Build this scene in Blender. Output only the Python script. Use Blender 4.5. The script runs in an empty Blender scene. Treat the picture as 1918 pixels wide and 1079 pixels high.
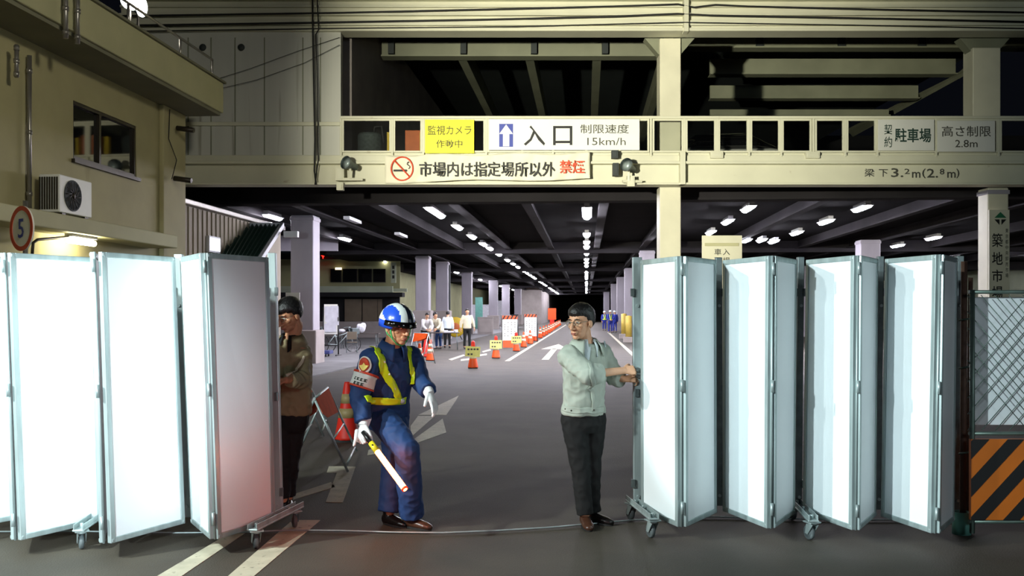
import bpy, bmesh, math, random
from math import sin, cos, pi, atan, atan2, sqrt, radians
from mathutils import Vector, Matrix, noise
from mathutils.bvhtree import BVHTree

random.seed(7)
SC = bpy.context.scene
COL = SC.collection

# ------------------------------------------------------------------ camera
F = 1750.0; CX = 959.0; HY = 585.0; CAMH = 1.6; VPX = 1098.0
cam_data = bpy.data.cameras.new('camera')
cam = bpy.data.objects.new('camera', cam_data); COL.objects.link(cam)
cam_data.sensor_fit = 'HORIZONTAL'; cam_data.sensor_width = 36.0
cam_data.lens = 36.0 * F / 1918.0
cam_data.shift_y = (HY - 539.5) / 1918.0
cam_data.clip_end = 600
cam.location = (0, 0, CAMH); cam.rotation_euler = (pi / 2, 0, 0)
SC.camera = cam

# ------------------------------------------------------------------ world and exposure
SC.view_settings.view_transform = 'Standard'
SC.view_settings.look = 'None'
SC.view_settings.gamma = 1.0
SC.view_settings.exposure = 0.0
SC.view_settings.use_curve_mapping = False
w = bpy.data.worlds.new('night_sky'); SC.world = w; w.use_nodes = True
w.node_tree.nodes['Background'].inputs[0].default_value = (0.55, 0.65, 1.0, 1)
w.node_tree.nodes['Background'].inputs[1].default_value = 0.004
SC.cycles.max_bounces = 5
SC.cycles.sample_clamp_indirect = 4.0

# ------------------------------------------------------------------ street lights, floodlights and added lamps out of view
def lamp(name, kind, loc, target, power, color, size=0.2, angle=60, blend=0.4):
    l = bpy.data.lights.new(name, kind); l.energy = power; l.color = color
    o = bpy.data.objects.new(name, l); COL.objects.link(o); o.location = loc
    if kind == 'SPOT':
        l.spot_size = radians(angle); l.spot_blend = blend; l.shadow_soft_size = size
    elif kind == 'AREA':
        l.shape = 'DISK'; l.size = size
    else:
        l.shadow_soft_size = size
    d = Vector(target) - Vector(loc)
    o.rotation_euler = d.to_track_quat('-Z', 'Y').to_euler()
    return o
lamp('street_light', 'SPOT', (-4.7, 2.2, 4.3), (0.6, 7.2, 0.9), 800, (0.88, 1.0, 0.97), 0.10, 100, 0.6)
lamp('side_street_light', 'SPOT', (-5.8, 3.6, 3.9), (1.6, 7.0, 1.2), 2300, (0.87, 1.0, 0.98), 0.10, 90, 0.6)
lamp('added_left_gate_spot', 'SPOT', (-2.6, -1.2, 1.9), (-3.35, 6.4, 1.1), 3500, (0.80, 0.95, 1.0), 0.10, 26, 0.45)  # unseen spot, added only to whiten the wide panels of the left gate
lamp('added_right_gate_spot', 'SPOT', (-4.2, 0.4, 3.2), (2.45, 6.9, 1.05), 2700, (0.80, 0.97, 1.0), 0.08, 17.5, 0.3)  # added spot, cone kept narrow to reach the right gate and miss the man
lamp('added_front_fill', 'AREA', (6.5, -5.0, 4.0), (0.0, 8.0, 1.6), 210, (0.80, 0.92, 1.0), 2.0)  # soft cool fill, added behind the camera to lift the shaded gate panels
lamp('bridge_floodlight', 'SPOT', (-4.9, 2.6, 3.3), (2.0, 22.0, 5.6), 27000, (1.0, 0.97, 0.78), 0.15, 44, 1.0)
lamp('facade_floodlight', 'SPOT', (2.5, 4.0, 7.0), (-8.5, 15.0, 4.5), 1900, (1.0, 0.95, 0.78), 0.4, 60, 0.8)
lamp('added_red_fill', 'SPOT', (-0.9, 4.2, 0.7), (-1.4, 6.3, 0.2), 26, (1.0, 0.10, 0.14), 0.1, 120, 0.9)  # unseen red lamp, added to tint the road, guard legs and left gate

# ------------------------------------------------------------------ pixel / place helpers
A = atan((VPX - CX) / F)
CA, SA = cos(A), sin(A)
def P(x, y, d):
    return Vector(((x - CX) / F * d, d, CAMH - (y - HY) / F * d))
def G(x, y, z=0.0):
    return P(x, y, F * (CAMH - z) / (y - HY))
def T(u, v, z=0.0):
    return Vector((v * SA + u * CA, v * CA - u * SA, z))
def WP(x, y, u):
    k = (x - CX) / F
    return P(x, y, u / (k * CA - SA))
RT = Matrix.Rotation(-A, 4, 'Z')

# ------------------------------------------------------------------ materials
def lin(c):
    return tuple(((v / 255.0) / 12.92 if v / 255.0 <= 0.04045 else ((v / 255.0 + 0.055) / 1.055) ** 2.4) for v in c)
def mat(name, col, rough=0.6, metal=0.0, var=0.12, scale=6.0, bump=0.0, emit=None, alpha=None, spec=None, stretch=None, streak=None, stain=None):
    m = bpy.data.materials.new(name); m.use_nodes = True
    nt = m.node_tree; b = nt.nodes['Principled BSDF']
    c = lin(col)
    b.inputs['Roughness'].default_value = rough
    b.inputs['Metallic'].default_value = metal
    if spec is not None: b.inputs['Specular IOR Level'].default_value = spec
    tc = nt.nodes.new('ShaderNodeTexCoord'); mp = nt.nodes.new('ShaderNodeMapping')
    nt.links.new(tc.outputs['Object'], mp.inputs[0])
    if stretch: mp.inputs['Scale'].default_value = stretch
    n = nt.nodes.new('ShaderNodeTexNoise'); n.inputs['Scale'].default_value = scale; n.inputs['Detail'].default_value = 6
    nt.links.new(mp.outputs[0], n.inputs['Vector'])
    r = nt.nodes.new('ShaderNodeValToRGB')
    r.color_ramp.elements[0].position = 0.3; r.color_ramp.elements[1].position = 0.7
    r.color_ramp.elements[0].color = tuple(v * (1 - var) for v in c) + (1,)
    r.color_ramp.elements[1].color = tuple(min(1, v * (1 + var)) for v in c) + (1,)
    nt.links.new(n.outputs['Fac'], r.inputs[0])
    out = r.outputs[0]
    if stain:
        n2 = nt.nodes.new('ShaderNodeTexNoise'); n2.inputs['Scale'].default_value = stain[1]; n2.inputs['Detail'].default_value = 8
        m2 = nt.nodes.new('ShaderNodeMapping'); nt.links.new(tc.outputs['Object'], m2.inputs[0])
        m2.inputs['Scale'].default_value = stain[3] if len(stain) > 3 else (1, 1, 1)
        nt.links.new(m2.outputs[0], n2.inputs['Vector'])
        r2 = nt.nodes.new('ShaderNodeValToRGB')
        r2.color_ramp.elements[0].position = stain[2]; r2.color_ramp.elements[1].position = min(1, stain[2] + 0.12)
        r2.color_ramp.elements[0].color = (0, 0, 0, 1); r2.color_ramp.elements[1].color = (0.8, 0.8, 0.8, 1)
        nt.links.new(n2.outputs['Fac'], r2.inputs[0])
        mx = nt.nodes.new('ShaderNodeMixRGB'); nt.links.new(r2.outputs[0], mx.inputs[0])
        nt.links.new(out, mx.inputs[1]); mx.inputs[2].default_value = lin(stain[0]) + (1,)
        out = mx.outputs[0]
    nt.links.new(out, b.inputs['Base Color'])
    if bump:
        bn = nt.nodes.new('ShaderNodeBump'); bn.inputs['Strength'].default_value = bump; bn.inputs['Distance'].default_value = 0.02
        nt.links.new(n.outputs['Fac'], bn.inputs['Height']); nt.links.new(bn.outputs[0], b.inputs['Normal'])
    if emit:
        b.inputs['Emission Color'].default_value = lin(emit[0]) + (1,); b.inputs['Emission Strength'].default_value = emit[1]
    if alpha is not None:
        b.inputs['Transmission Weight'].default_value = alpha
    return m

def thin_glass():
    m = bpy.data.materials.new('clear_glass'); m.use_nodes = True; nt = m.node_tree; nt.nodes.clear()
    o = nt.nodes.new('ShaderNodeOutputMaterial'); mx = nt.nodes.new('ShaderNodeMixShader'); t = nt.nodes.new('ShaderNodeBsdfTransparent'); g = nt.nodes.new('ShaderNodeBsdfGlossy')
    t.inputs[0].default_value = (.94, .95, .94, 1); g.inputs['Roughness'].default_value = .12; mx.inputs[0].default_value = .06
    nt.links.new(t.outputs[0], mx.inputs[1]); nt.links.new(g.outputs[0], mx.inputs[2]); nt.links.new(mx.outputs[0], o.inputs[0]); return m
def asphalt():
    m = mat('asphalt', (60, 54, 44), 0.75, 0, 0.25, 1.3, 0.0)
    nt = m.node_tree; b = nt.nodes['Principled BSDF']
    n = nt.nodes.new('ShaderNodeTexNoise'); n.inputs['Scale'].default_value = 90; n.inputs['Detail'].default_value = 3
    tc = nt.nodes['Texture Coordinate']; nt.links.new(tc.outputs['Object'], n.inputs['Vector'])
    bn = nt.nodes.new('ShaderNodeBump'); bn.inputs['Strength'].default_value = 0.5; bn.inputs['Distance'].default_value = 0.01
    nt.links.new(n.outputs['Fac'], bn.inputs['Height']); nt.links.new(bn.outputs[0], b.inputs['Normal'])
    return m
M = {}
M['asphalt'] = asphalt()
M['apron'] = mat('concrete_apron', (104, 103, 104), 0.8, 0, 0.2, 1.5)
M['paint'] = mat('road_paint', (178, 172, 150), 0.7, 0, 0.15, 7, stain=((90, 85, 75), 22, 0.6))
M['sheet'] = mat('white_sheet', (232, 238, 240), 0.35, 0, 0.015, 3)
M['galv'] = mat('galvanised', (164, 178, 178), 0.42, 0.45, 0.2, 14, stretch=(1, 1, 0.15))
M['galv_dark'] = mat('galvanised_dull', (110, 120, 120), 0.5, 0.7, 0.2, 14)
M['rubber'] = mat('grey_rubber', (88, 96, 98), 0.6, 0, 0.1, 20)
M['black_rubber'] = mat('black_rubber', (22, 22, 22), 0.7)
M['bridge'] = mat('bridge_paint', (205, 203, 180), 0.55, 0, 0.06, 1.2, stain=((120, 84, 30), 2.2, 0.70, (1, 1, 1.5)))
M['bridge_wall'] = mat('bridge_wall', (196, 196, 186), 0.6, 0, 0.08, 0.6, stretch=(3, 3, .25), stain=((125, 120, 100), 1.2, 0.64, (4, 4, .2)))
M['beam_green'] = mat('deck_beam', (128, 130, 108), 0.6, 0, 0.15, 1.0)
M['beam_dark'] = mat('dark_steel', (44, 50, 50), 0.65, 0, 0.2, 1)
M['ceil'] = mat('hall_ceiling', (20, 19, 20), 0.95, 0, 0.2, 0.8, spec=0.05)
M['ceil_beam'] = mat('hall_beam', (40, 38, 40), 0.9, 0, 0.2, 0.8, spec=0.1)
M['column'] = mat('column_paint', (152, 147, 155), 0.6, 0, 0.1, 1.5, stretch=(1, 1, .4))
M['column_cream'] = mat('column_cream', (206, 202, 178), 0.6, 0, 0.08, 1.5)
M['cream'] = mat('cream_render', (164, 156, 116), 0.75, 0, 0.08, 1.3, 0.1, stain=((124, 114, 66), 1.0, 0.66, (1.5, 1.5, .35)))
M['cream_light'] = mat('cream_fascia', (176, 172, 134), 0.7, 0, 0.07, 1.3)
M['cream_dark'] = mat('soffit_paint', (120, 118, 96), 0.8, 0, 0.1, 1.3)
M['dark_frame'] = mat('bronze_frame', (58, 52, 44), 0.45, 0.5, 0.1, 5)
M['glass'] = mat('dark_glass', (14, 15, 16), 0.04, 0, 0.05, 2, spec=0.9)
M['clear'] = thin_glass()
M['white'] = mat('white_paint', (228, 228, 222), 0.5, 0, 0.03, 4)
M['sign_white'] = mat('sign_white', (232, 232, 222), 0.45, 0, 0.03, 2)
M['sign_grey'] = mat('sign_offwhite', (214, 214, 206), 0.5, 0, 0.03, 2)
M['yellow'] = mat('sign_yellow', (246, 240, 10), 0.5, 0, 0.03, 2)
M['ink'] = mat('black_lettering', (26, 26, 24), 0.6, 0, 0.05, 5)
M['ink_soft'] = mat('grey_lettering', (70, 70, 62), 0.6, 0, 0.05, 5)
M['ink_olive'] = mat('olive_lettering', (80, 76, 8), 0.6, 0, 0.05, 5)
M['ink_green'] = mat('green_lettering', (30, 58, 48), 0.6, 0, 0.05, 5)
M['ink_red'] = mat('red_lettering', (216, 74, 40), 0.6, 0, 0.05, 5)
M['ink_blue'] = mat('blue_field', (62, 74, 160), 0.6, 0, 0.05, 5)
M['banner'] = mat('banner_cloth', (226, 222, 200), 0.7, 0, 0.05, 3)
M['red'] = mat('red_paint', (196, 66, 40), 0.5, 0, 0.05, 5)
M['rust'] = mat('rust_orange', (176, 92, 46), 0.7, 0, 0.15, 5)
M['ypost'] = mat('yellow_post', (190, 160, 30), 0.6, 0, 0.1, 5)
M['orange'] = mat('cone_orange', (236, 84, 22), 0.5, 0, 0.06, 8)
M['cone_red'] = mat('cone_red', (222, 40, 24), 0.5, 0, 0.06, 8)
M['reflect'] = mat('reflective_white', (226, 220, 190), 0.4, 0, 0.05, 8)
M['reflect_dull'] = mat('reflective_sand', (170, 150, 104), 0.5, 0, 0.08, 8)
M['tube'] = mat('fluorescent_tube', (255, 255, 255), 0.5, emit=((243, 240, 255), 285))
M['tube_warm'] = mat('warm_tube', (255, 255, 255), 0.5, emit=((255, 246, 205), 70))
M['lit_window'] = mat('lit_window', (255, 255, 255), 0.5, emit=((238, 240, 255), 3.0))
M['lit_warm'] = mat('lit_window_warm', (255, 255, 255), 0.5, emit=((255, 236, 190), 2.2))
M['bulb'] = mat('lit_bulb', (255, 255, 255), 0.5, emit=((255, 250, 235), 60))
M['housing'] = mat('lamp_housing', (196, 196, 200), 0.5, 0, 0.05, 5)
M['green_roof'] = mat('green_roof', (38, 60, 52), 0.55, 0, 0.15, 2)
M['shed'] = mat('shed_cladding', (140, 130, 112), 0.7, 0, 0.1, 1.5, stretch=(1, 1, .3))
M['pipe'] = mat('pipe_metal', (150, 146, 140), 0.35, 0.7, 0.1, 8)
M['cable'] = mat('black_cable', (26, 26, 24), 0.7)
M['concrete'] = mat('concrete', (150, 142, 138), 0.85, 0, 0.15, 1.2)
M['shutter'] = mat('roller_shutter', (108, 96, 78), 0.6, 0, 0.12, 2)
M['far_wall'] = mat('far_building_wall', (150, 150, 110), 0.8, 0, 0.1, 1)
M['far_light'] = mat('far_balcony', (168, 176, 152), 0.8, 0, 0.1, 1)
M['dark'] = mat('dark_interior', (18, 18, 20), 0.9)
M['skin'] = mat('skin', (206, 156, 122), 0.5, 0, 0.06, 30)
M['skin_tan'] = mat('skin_tan', (196, 142, 106), 0.5, 0, 0.08, 30)
M['lips'] = mat('lip_skin', (172, 104, 88), 0.5, 0, 0.06, 30)
M['hair'] = mat('black_hair', (16, 14, 13), 0.45, 0, 0.2, 60, 0.4)
M['eye'] = mat('eye_white', (225, 220, 212), 0.2, 0, 0, 5)
M['iris'] = mat('dark_iris', (24, 16, 12), 0.15, 0, 0, 5)
M['navy'] = mat('navy_uniform', (24, 58, 108), 0.75, 0, 0.12, 14, 0.15)
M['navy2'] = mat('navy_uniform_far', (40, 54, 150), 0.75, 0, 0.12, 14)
M['lime'] = mat('lime_reflective', (214, 246, 26), 0.35, 0, 0.06, 12, emit=None)
M['grey_jacket'] = mat('grey_jacket', (172, 182, 170), 0.8, 0, 0.06, 16, 0.15)
M['khaki'] = mat('khaki_jacket', (142, 130, 96), 0.8, 0, 0.08, 16, 0.15)
M['beige_jacket'] = mat('beige_jacket', (205, 198, 172), 0.8, 0, 0.06, 10)
M['pale_jacket'] = mat('pale_jacket', (190, 188, 186), 0.8, 0, 0.06, 10)
M['black_cloth'] = mat('black_trousers', (14, 16, 17), 0.85, 0, 0.15, 16, 0.1)
M['shirt'] = mat('pale_shirt', (216, 228, 232), 0.8, 0, 0.03, 10)
M['glove'] = mat('white_glove', (236, 240, 240), 0.8, 0, 0.03, 20, 0.1)
M['leather'] = mat('brown_leather', (66, 40, 28), 0.35, 0, 0.15, 20)
M['black_leather'] = mat('black_leather', (18, 15, 15), 0.3, 0, 0.15, 20)
M['helmet_blue'] = mat('helmet_blue', (40, 84, 205), 0.22, 0, 0.02, 5)
M['helmet_white'] = mat('helmet_white', (222, 232, 230), 0.22, 0, 0.02, 5)
M['helmet_dark'] = mat('helmet_dark', (30, 36, 52), 0.22, 0, 0.02, 5)
M['visor'] = mat('smoked_visor', (12, 10, 10), 0.08, 0, 0, 5, spec=0.8)
M['strap_green'] = mat('green_strap', (70, 190, 110), 0.6, 0, 0.05, 10)
M['steel_wire'] = mat('glasses_frame', (150, 140, 120), 0.3, 0.8, 0.05, 5)
M['baton'] = mat('baton_light', (255, 120, 60), 0.5, emit=((255, 108, 48), 42.0))
M['baton_rim'] = mat('baton_rim', (220, 40, 20), 0.4, emit=((255, 40, 12), 1.5))
M['baton_yellow'] = mat('baton_collar', (236, 214, 40), 0.4)
M['black_plastic'] = mat('black_plastic', (16, 16, 17), 0.4)
M['table'] = mat('table_top', (70, 62, 58), 0.5)
M['teal'] = mat('teal_paint', (92, 150, 138), 0.6)
M['bollard'] = mat('yellow_guard', (186, 160, 70), 0.6)
M['armband'] = mat('armband_cloth', (215, 222, 216), 0.7)
M['badge_red'] = mat('badge_red', (186, 62, 30), 0.6)
M['badge_yellow'] = mat('badge_yellow', (240, 226, 120), 0.6)
M['rust_dark'] = mat('dark_rusty_steel', (82, 58, 46), 0.7, 0, 0.15, 5)
M['board_orange'] = mat('barricade_orange', (214, 84, 34), 0.9, 0, 0.1, 8, spec=0.05)
M['emblem'] = mat('emblem_green', (36, 104, 70), 0.6)
M['wire'] = mat('fence_wire', (96, 112, 104), 0.45, 0.6, 0.1, 20)
M['fence_orange'] = mat('barrier_orange', (188, 98, 20), 0.5, 0, 0.08, 5)
M['fence_black'] = mat('barrier_black', (20, 20, 20), 0.5, 0, 0.08, 5)
M['bag'] = mat('white_bag', (205, 205, 212), 0.5)
M['blue_cloth'] = mat('blue_sheet', (52, 60, 110), 0.7)

# ------------------------------------------------------------------ mesh builder
def wm(o):
    m = o.matrix_basis.copy()
    return wm(o.parent) @ m if o.parent else m
class MB:
    def __init__(s): s.v = []; s.f = []; s.sm = []; s.mi = []; s.cur = 0
    def _add(s, vs, fs, smooth=False):
        b = len(s.v); s.v += [Vector(p) for p in vs]
        for f in fs: s.f.append([i + b for i in f]); s.sm.append(smooth); s.mi.append(s.cur)
        return s
    def mi_(s, i): s.cur = i; return s
    def box(s, lo, hi, m=None):
        x0, y0, z0 = lo; x1, y1, z1 = hi
        vs = [Vector(p) for p in ((x0,y0,z0),(x1,y0,z0),(x1,y1,z0),(x0,y1,z0),(x0,y0,z1),(x1,y0,z1),(x1,y1,z1),(x0,y1,z1))]
        if m is not None: vs = [m @ p for p in vs]
        return s._add(vs, [(3,2,1,0),(4,5,6,7),(0,1,5,4),(1,2,6,5),(2,3,7,6),(3,0,4,7)])
    def tbox(s, u0, u1, v0, v1, z0, z1):
        return s.box((u0, v0, z0), (u1, v1, z1), RT)
    def bar(s, p, q, w, h=None, ref=(0, 0, 1)):
        p = Vector(p); q = Vector(q); t = (q - p).normalized(); h = h or w
        r = Vector(ref)
        if abs(t.dot(r)) > 0.98: r = Vector((0, 1, 0))
        a = t.cross(r).normalized(); b = a.cross(t)
        vs = []
        for c in (p, q):
            for (i, j) in ((-1,-1),(1,-1),(1,1),(-1,1)): vs.append(c + a * i * w / 2 + b * j * h / 2)
        return s._add(vs, [(0,3,2,1),(4,5,6,7),(0,1,5,4),(1,2,6,5),(2,3,7,6),(3,0,4,7)])
    def tube(s, pts, r, n=8, cap=True):
        pts = [Vector(p) for p in pts]; rs = r if isinstance(r, (list, tuple)) else [r] * len(pts)
        vs = []; fs = []; pa = None
        for i, p in enumerate(pts):
            t = (pts[min(i+1, len(pts)-1)] - pts[max(i-1, 0)]).normalized()
            if pa is None:
                ref = Vector((0,0,1)) if abs(t.z) < 0.9 else Vector((1,0,0))
                a = t.cross(ref).normalized()
            else:
                a = (pa - t * pa.dot(t)).normalized()
            pa = a; b = t.cross(a)
            for k in range(n):
                g = 2 * pi * k / n; vs.append(p + (a * cos(g) + b * sin(g)) * rs[i])
        m = len(pts)
        for i in range(m - 1):
            for k in range(n):
                k2 = (k + 1) % n; fs.append((i*n+k, i*n+k2, (i+1)*n+k2, (i+1)*n+k))
        s._add(vs, fs, True)
        if cap:
            b = len(s.v) - n * m
            s.f.append([b + k for k in range(n)][::-1]); s.sm.append(False); s.mi.append(s.cur)
            s.f.append([b + (m-1)*n + k for k in range(n)]); s.sm.append(False); s.mi.append(s.cur)
        return s
    def lathe(s, prof, n=20, m=None, smooth=True, caps=True):
        vs = []; fs = []
        for (r, z) in prof:
            for k in range(n):
                g = 2*pi*k/n; p = Vector((r*cos(g), r*sin(g), z)); vs.append(m @ p if m is not None else p)
        for i in range(len(prof)-1):
            for k in range(n):
                k2 = (k+1) % n; fs.append((i*n+k, i*n+k2, (i+1)*n+k2, (i+1)*n+k))
        s._add(vs, fs, smooth)
        b = len(s.v) - n*len(prof)
        for idx, rev in ((0, True), (len(prof)-1, False)) if caps else ():
            if prof[idx][0] > 1e-4:
                l = [b + idx*n + k for k in range(n)]
                s.f.append(l[::-1] if rev else l); s.sm.append(False); s.mi.append(s.cur)
        return s
    def ell(s, c, r, m=None, nu=16, nv=10):
        vs = []; fs = []; c = Vector(c)
        r = (r, r, r) if not isinstance(r, (tuple, list)) else r
        for i in range(nv + 1):
            t = pi * i / nv
            for k in range(nu):
                g = 2*pi*k/nu; p = Vector((r[0]*sin(t)*cos(g), r[1]*sin(t)*sin(g), -r[2]*cos(t)))
                vs.append((m @ p if m is not None else p) + c)
        for i in range(nv):
            for k in range(nu):
                k2 = (k+1) % nu; fs.append((i*nu+k, i*nu+k2, (i+1)*nu+k2, (i+1)*nu+k))
        return s._add(vs, fs, True)
    def loft(s, secs, n=20):
        vs = []; fs = []
        for c, a, b in secs:
            for k in range(n):
                g = 2*pi*k/n; vs.append(Vector(c) + Vector(a)*cos(g) + Vector(b)*sin(g))
        m = len(secs)
        for i in range(m-1):
            for k in range(n):
                k2 = (k+1) % n; fs.append((i*n+k, i*n+k2, (i+1)*n+k2, (i+1)*n+k))
        fs.append(tuple(range(n))[::-1]); fs.append(tuple(range((m-1)*n, m*n)))
        return s._add(vs, fs, True)
    def prism(s, poly, off):
        n = len(poly); vs = [Vector(p) for p in poly]; off = Vector(off)
        vs += [p + off for p in vs[:n]]
        fs = [tuple(range(n)), tuple(range(n, 2*n))[::-1]]
        for i in range(n):
            j = (i+1) % n; fs.append((i, i+n, j+n, j))
        return s._add(vs, fs)
    def mesh(s, name, inv=None):
        me = bpy.data.meshes.new(name)
        me.from_pydata([tuple(inv @ p) if inv is not None else tuple(p) for p in s.v], [], s.f)
        me.polygons.foreach_set('use_smooth', s.sm); me.polygons.foreach_set('material_index', s.mi)
        bm = bmesh.new(); bm.from_mesh(me); bmesh.ops.recalc_face_normals(bm, faces=bm.faces); bm.to_mesh(me); bm.free()
        me.update(); return me
    def build(s, name, m, parent=None, bevel=0.0, local=False):
        inv = None if (parent is None or local) else wm(parent).inverted()
        me = s.mesh(name, inv)
        for x in (m if isinstance(m, (list, tuple)) else [m]): me.materials.append(x)
        o = bpy.data.objects.new(name, me); COL.objects.link(o)
        if parent is not None: o.parent = parent
        if bevel:
            b = o.modifiers.new('bevel', 'BEVEL'); b.width = bevel; b.segments = 2; b.limit_method = 'ANGLE'
        return o
def eval_mesh(me, mods):
    o = bpy.data.objects.new('tmp', me); COL.objects.link(o)
    for kind, kw in mods:
        m = o.modifiers.new(kind, kind)
        for k, v in kw.items(): setattr(m, k, v)
    dg = bpy.context.evaluated_depsgraph_get(); dg.update()
    r = bpy.data.meshes.new_from_object(o.evaluated_get(dg))
    bpy.data.objects.remove(o); return r
class Blob(MB):
    def round_tube(s, pts, rs, n=14):
        s.tube(pts, rs, n)
        for p, r in zip(pts, rs): s.ell(p, r, None, 12, 8)
        return s
    def build(s, name, m, parent, voxel=0.01, smooth=4, disp=None, decim=None):
        me = s.mesh(name)
        me2 = eval_mesh(me, [('REMESH', dict(mode='VOXEL', voxel_size=voxel)), ('SMOOTH', dict(factor=0.5, iterations=smooth))])
        bpy.data.meshes.remove(me)
        if disp:
            amp, sc, seed = disp; off = Vector((seed, seed*1.7, seed*.3))
            ns = [v.normal.copy() for v in me2.vertices]
            for v, nn in zip(me2.vertices, ns):
                q = v.co*sc + off
                w1 = noise.noise(Vector((q.x, q.y, q.z*1.6)))
                w2 = 1 - abs(noise.noise(q*1.9 + Vector((5, 2, 9)))) * 2
                v.co += nn * amp * (0.6*w1 + 0.5*(w2 - 0.4))
        me2.update()
        s.world = me2.copy()
        inv = wm(parent).inverted(); me2.transform(inv); me2.update()
        me2.name = name; me2.materials.clear()
        for x in (m if isinstance(m, (list, tuple)) else [m]): me2.materials.append(x)
        me2.polygons.foreach_set('use_smooth', [True]*len(me2.polygons))
        o = bpy.data.objects.new(name, me2); COL.objects.link(o); o.parent = parent
        return o
def bvh_of(me):
    return BVHTree.FromPolygons([v.co for v in me.vertices], [tuple(p.vertices) for p in me.polygons])

# ------------------------------------------------------------------ things
def thing(name, label, cat, loc=(0,0,0), rz=0, group=None):
    o = bpy.data.objects.new(name, None); COL.objects.link(o)
    o.empty_display_size = 0.2
    o.location = loc; o.rotation_euler = (0, 0, rz)
    o['label'] = label; o['category'] = cat
    if group: o['group'] = group
    return o
def tag(o, label, cat, group=None, kind=None):
    o['label'] = label; o['category'] = cat
    if group: o['group'] = group
    if kind: o['kind'] = kind
    return o
def struct(o):
    o['kind'] = 'structure'; return o
def dup(root, loc, rz=None, label=None, group=None):
    def cp(o, par):
        c = o.copy(); COL.objects.link(c); c.parent = par
        for ch in list(o.children): cp(ch, c)
        return c
    r = cp(root, None); r.location = loc
    if rz is not None: r.rotation_euler = (0, 0, rz)
    if label: r['label'] = label
    if group: r['group'] = group
    return r
def text(body, m, parent, origin, xdir, ydir, wid, hei, name='lettering', bold=0.0, thick=0.004):
    """body fitted in a wid x hei rectangle whose lower left corner is origin"""
    c = bpy.data.curves.new(name, 'FONT'); c.body = body; c.size = 1.0; c.offset = bold; c.resolution_u = 2
    o = bpy.data.objects.new('tmp', c); COL.objects.link(o)
    dg = bpy.context.evaluated_depsgraph_get(); dg.update()
    me = bpy.data.meshes.new_from_object(o.evaluated_get(dg))
    bpy.data.objects.remove(o)
    xs = [v.co.x for v in me.vertices]; ys = [v.co.y for v in me.vertices]
    x0, x1, y0, y1 = min(xs), max(xs), min(ys), max(ys)
    xd = Vector(xdir).normalized(); yd = Vector(ydir).normalized(); nd = xd.cross(yd)
    inv = wm(parent).inverted()
    for v in me.vertices:
        p = Vector(origin) + xd * ((v.co.x-x0)/(x1-x0)*wid) + yd * ((v.co.y-y0)/max(1e-6, y1-y0)*hei) + nd * thick
        v.co = inv @ p
    me.materials.clear(); me.materials.append(m); me.name = name
    ob = bpy.data.objects.new(name, me); COL.objects.link(ob); ob.parent = parent
    return ob
UP = Vector((0, 0, 1))
# ================================================================== GROUND
mb = MB(); mb.box((-60, -14, -0.3), (60, 260, 0.0)); struct(mb.build('floor', M['asphalt']))
mb = MB(); mb.box((-40, 21.5, 0), (-6.75, 100, 0.025), RT); o = struct(mb.build('pavement', M['apron']))
def flat(name, polys, label, cat, m='paint', z=0.004, group=None):
    mb = MB()
    for p in polys:
        mb.prism([G(x, y, z) if not isinstance(x, Vector) else x for x, y in p], (0, 0, -0.0035))
    return tag(mb.build(name, M[m]), label, cat, group)
def tflat(name, quads, label, cat, m='paint', z=0.004, group=None):
    mb = MB()
    for u0, u1, v0, v1 in quads:
        mb.prism([T(u0, v0, z), T(u1, v0, z), T(u1, v1, z), T(u0, v1, z)], (0, 0, -0.0035))
    return tag(mb.build(name, M[m]), label, cat, group)
flat('road_stripe', [[(262, 1098), (312, 1098), (500, 970), (478, 970)]], 'broad white diagonal stripe on the asphalt running under the left gate, left of two', 'road marking')
flat('road_stripe', [[(405, 1098), (453, 1098), (600, 974), (548, 974)]], 'broad white diagonal stripe on the asphalt under the end caster of the left gate', 'road marking')
flat('road_marking', [[(524, 934), (620, 903), (628, 912), (528, 942)], [(666, 874), (642, 941), (610, 940), (631, 885), (612, 885), (616, 873)]], 'cream painted marking in front of the barricades left of the guard', 'road marking')
flat('road_arrow', [[(784, 777), (859, 741), (854, 750), (836, 777)], [(815, 779), (783, 779), (769, 798), (769, 819)], [(829, 784), (836, 810), (774, 832), (772, 825)], [(724, 829), (725, 846), (688, 853), (690, 843)]], 'big cream painted arrow on the asphalt behind the guard', 'road marking')
tflat('lane_line', [(1.68, 1.84, 13, 75)], 'long white edge line right of the man in the grey jacket', 'road marking')
tflat('lane_line', [(-2.66, -2.50, 30.5, 120)], 'white lane line along the row of orange cones', 'road marking')
mb = MB()
mb.prism([T(-1.50, 31.5, .004), T(-1.26, 31.5, .004), T(-1.26, 41, .004), T(-1.50, 41, .004)], (0, 0, -.0035))
mb.prism([T(-1.95, 40.5, .004), T(-0.8, 40.5, .004), T(-1.38, 47, .004)], (0, 0, -.0035))
tag(mb.build('road_arrow', M['paint']), 'white straight arrow painted on the lane behind the man in grey', 'road marking')
flat('road_marking', [[(840, 673), (868, 664), (871, 666), (846, 675)], [(863, 673), (880, 671), (880, 674), (863, 676)], [(899, 664), (912, 662), (912, 665), (899, 667)], [(903, 658), (918, 654), (920, 656), (905, 660)]], 'thin broken white marks on the asphalt around the two yellow boarded cones', 'road marking', z=.006)
# ground wire across the gate opening
pts = [G(x, y, .012) for x, y in ((-60, 996), (150, 995), (320, 998), (450, 997), (550, 993), (640, 994), (740, 997), (830, 998), (930, 994), (1030, 988), (1110, 981), (1187, 974), (1330, 968), (1500, 972), (1640, 974), (1780, 972))]
mb = MB(); mb.tube(pts, 0.006, 6)
tag(mb.build('ground_cable', M['galv']), 'thin pale cable lying across the road between the two gates', 'cable')

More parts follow.
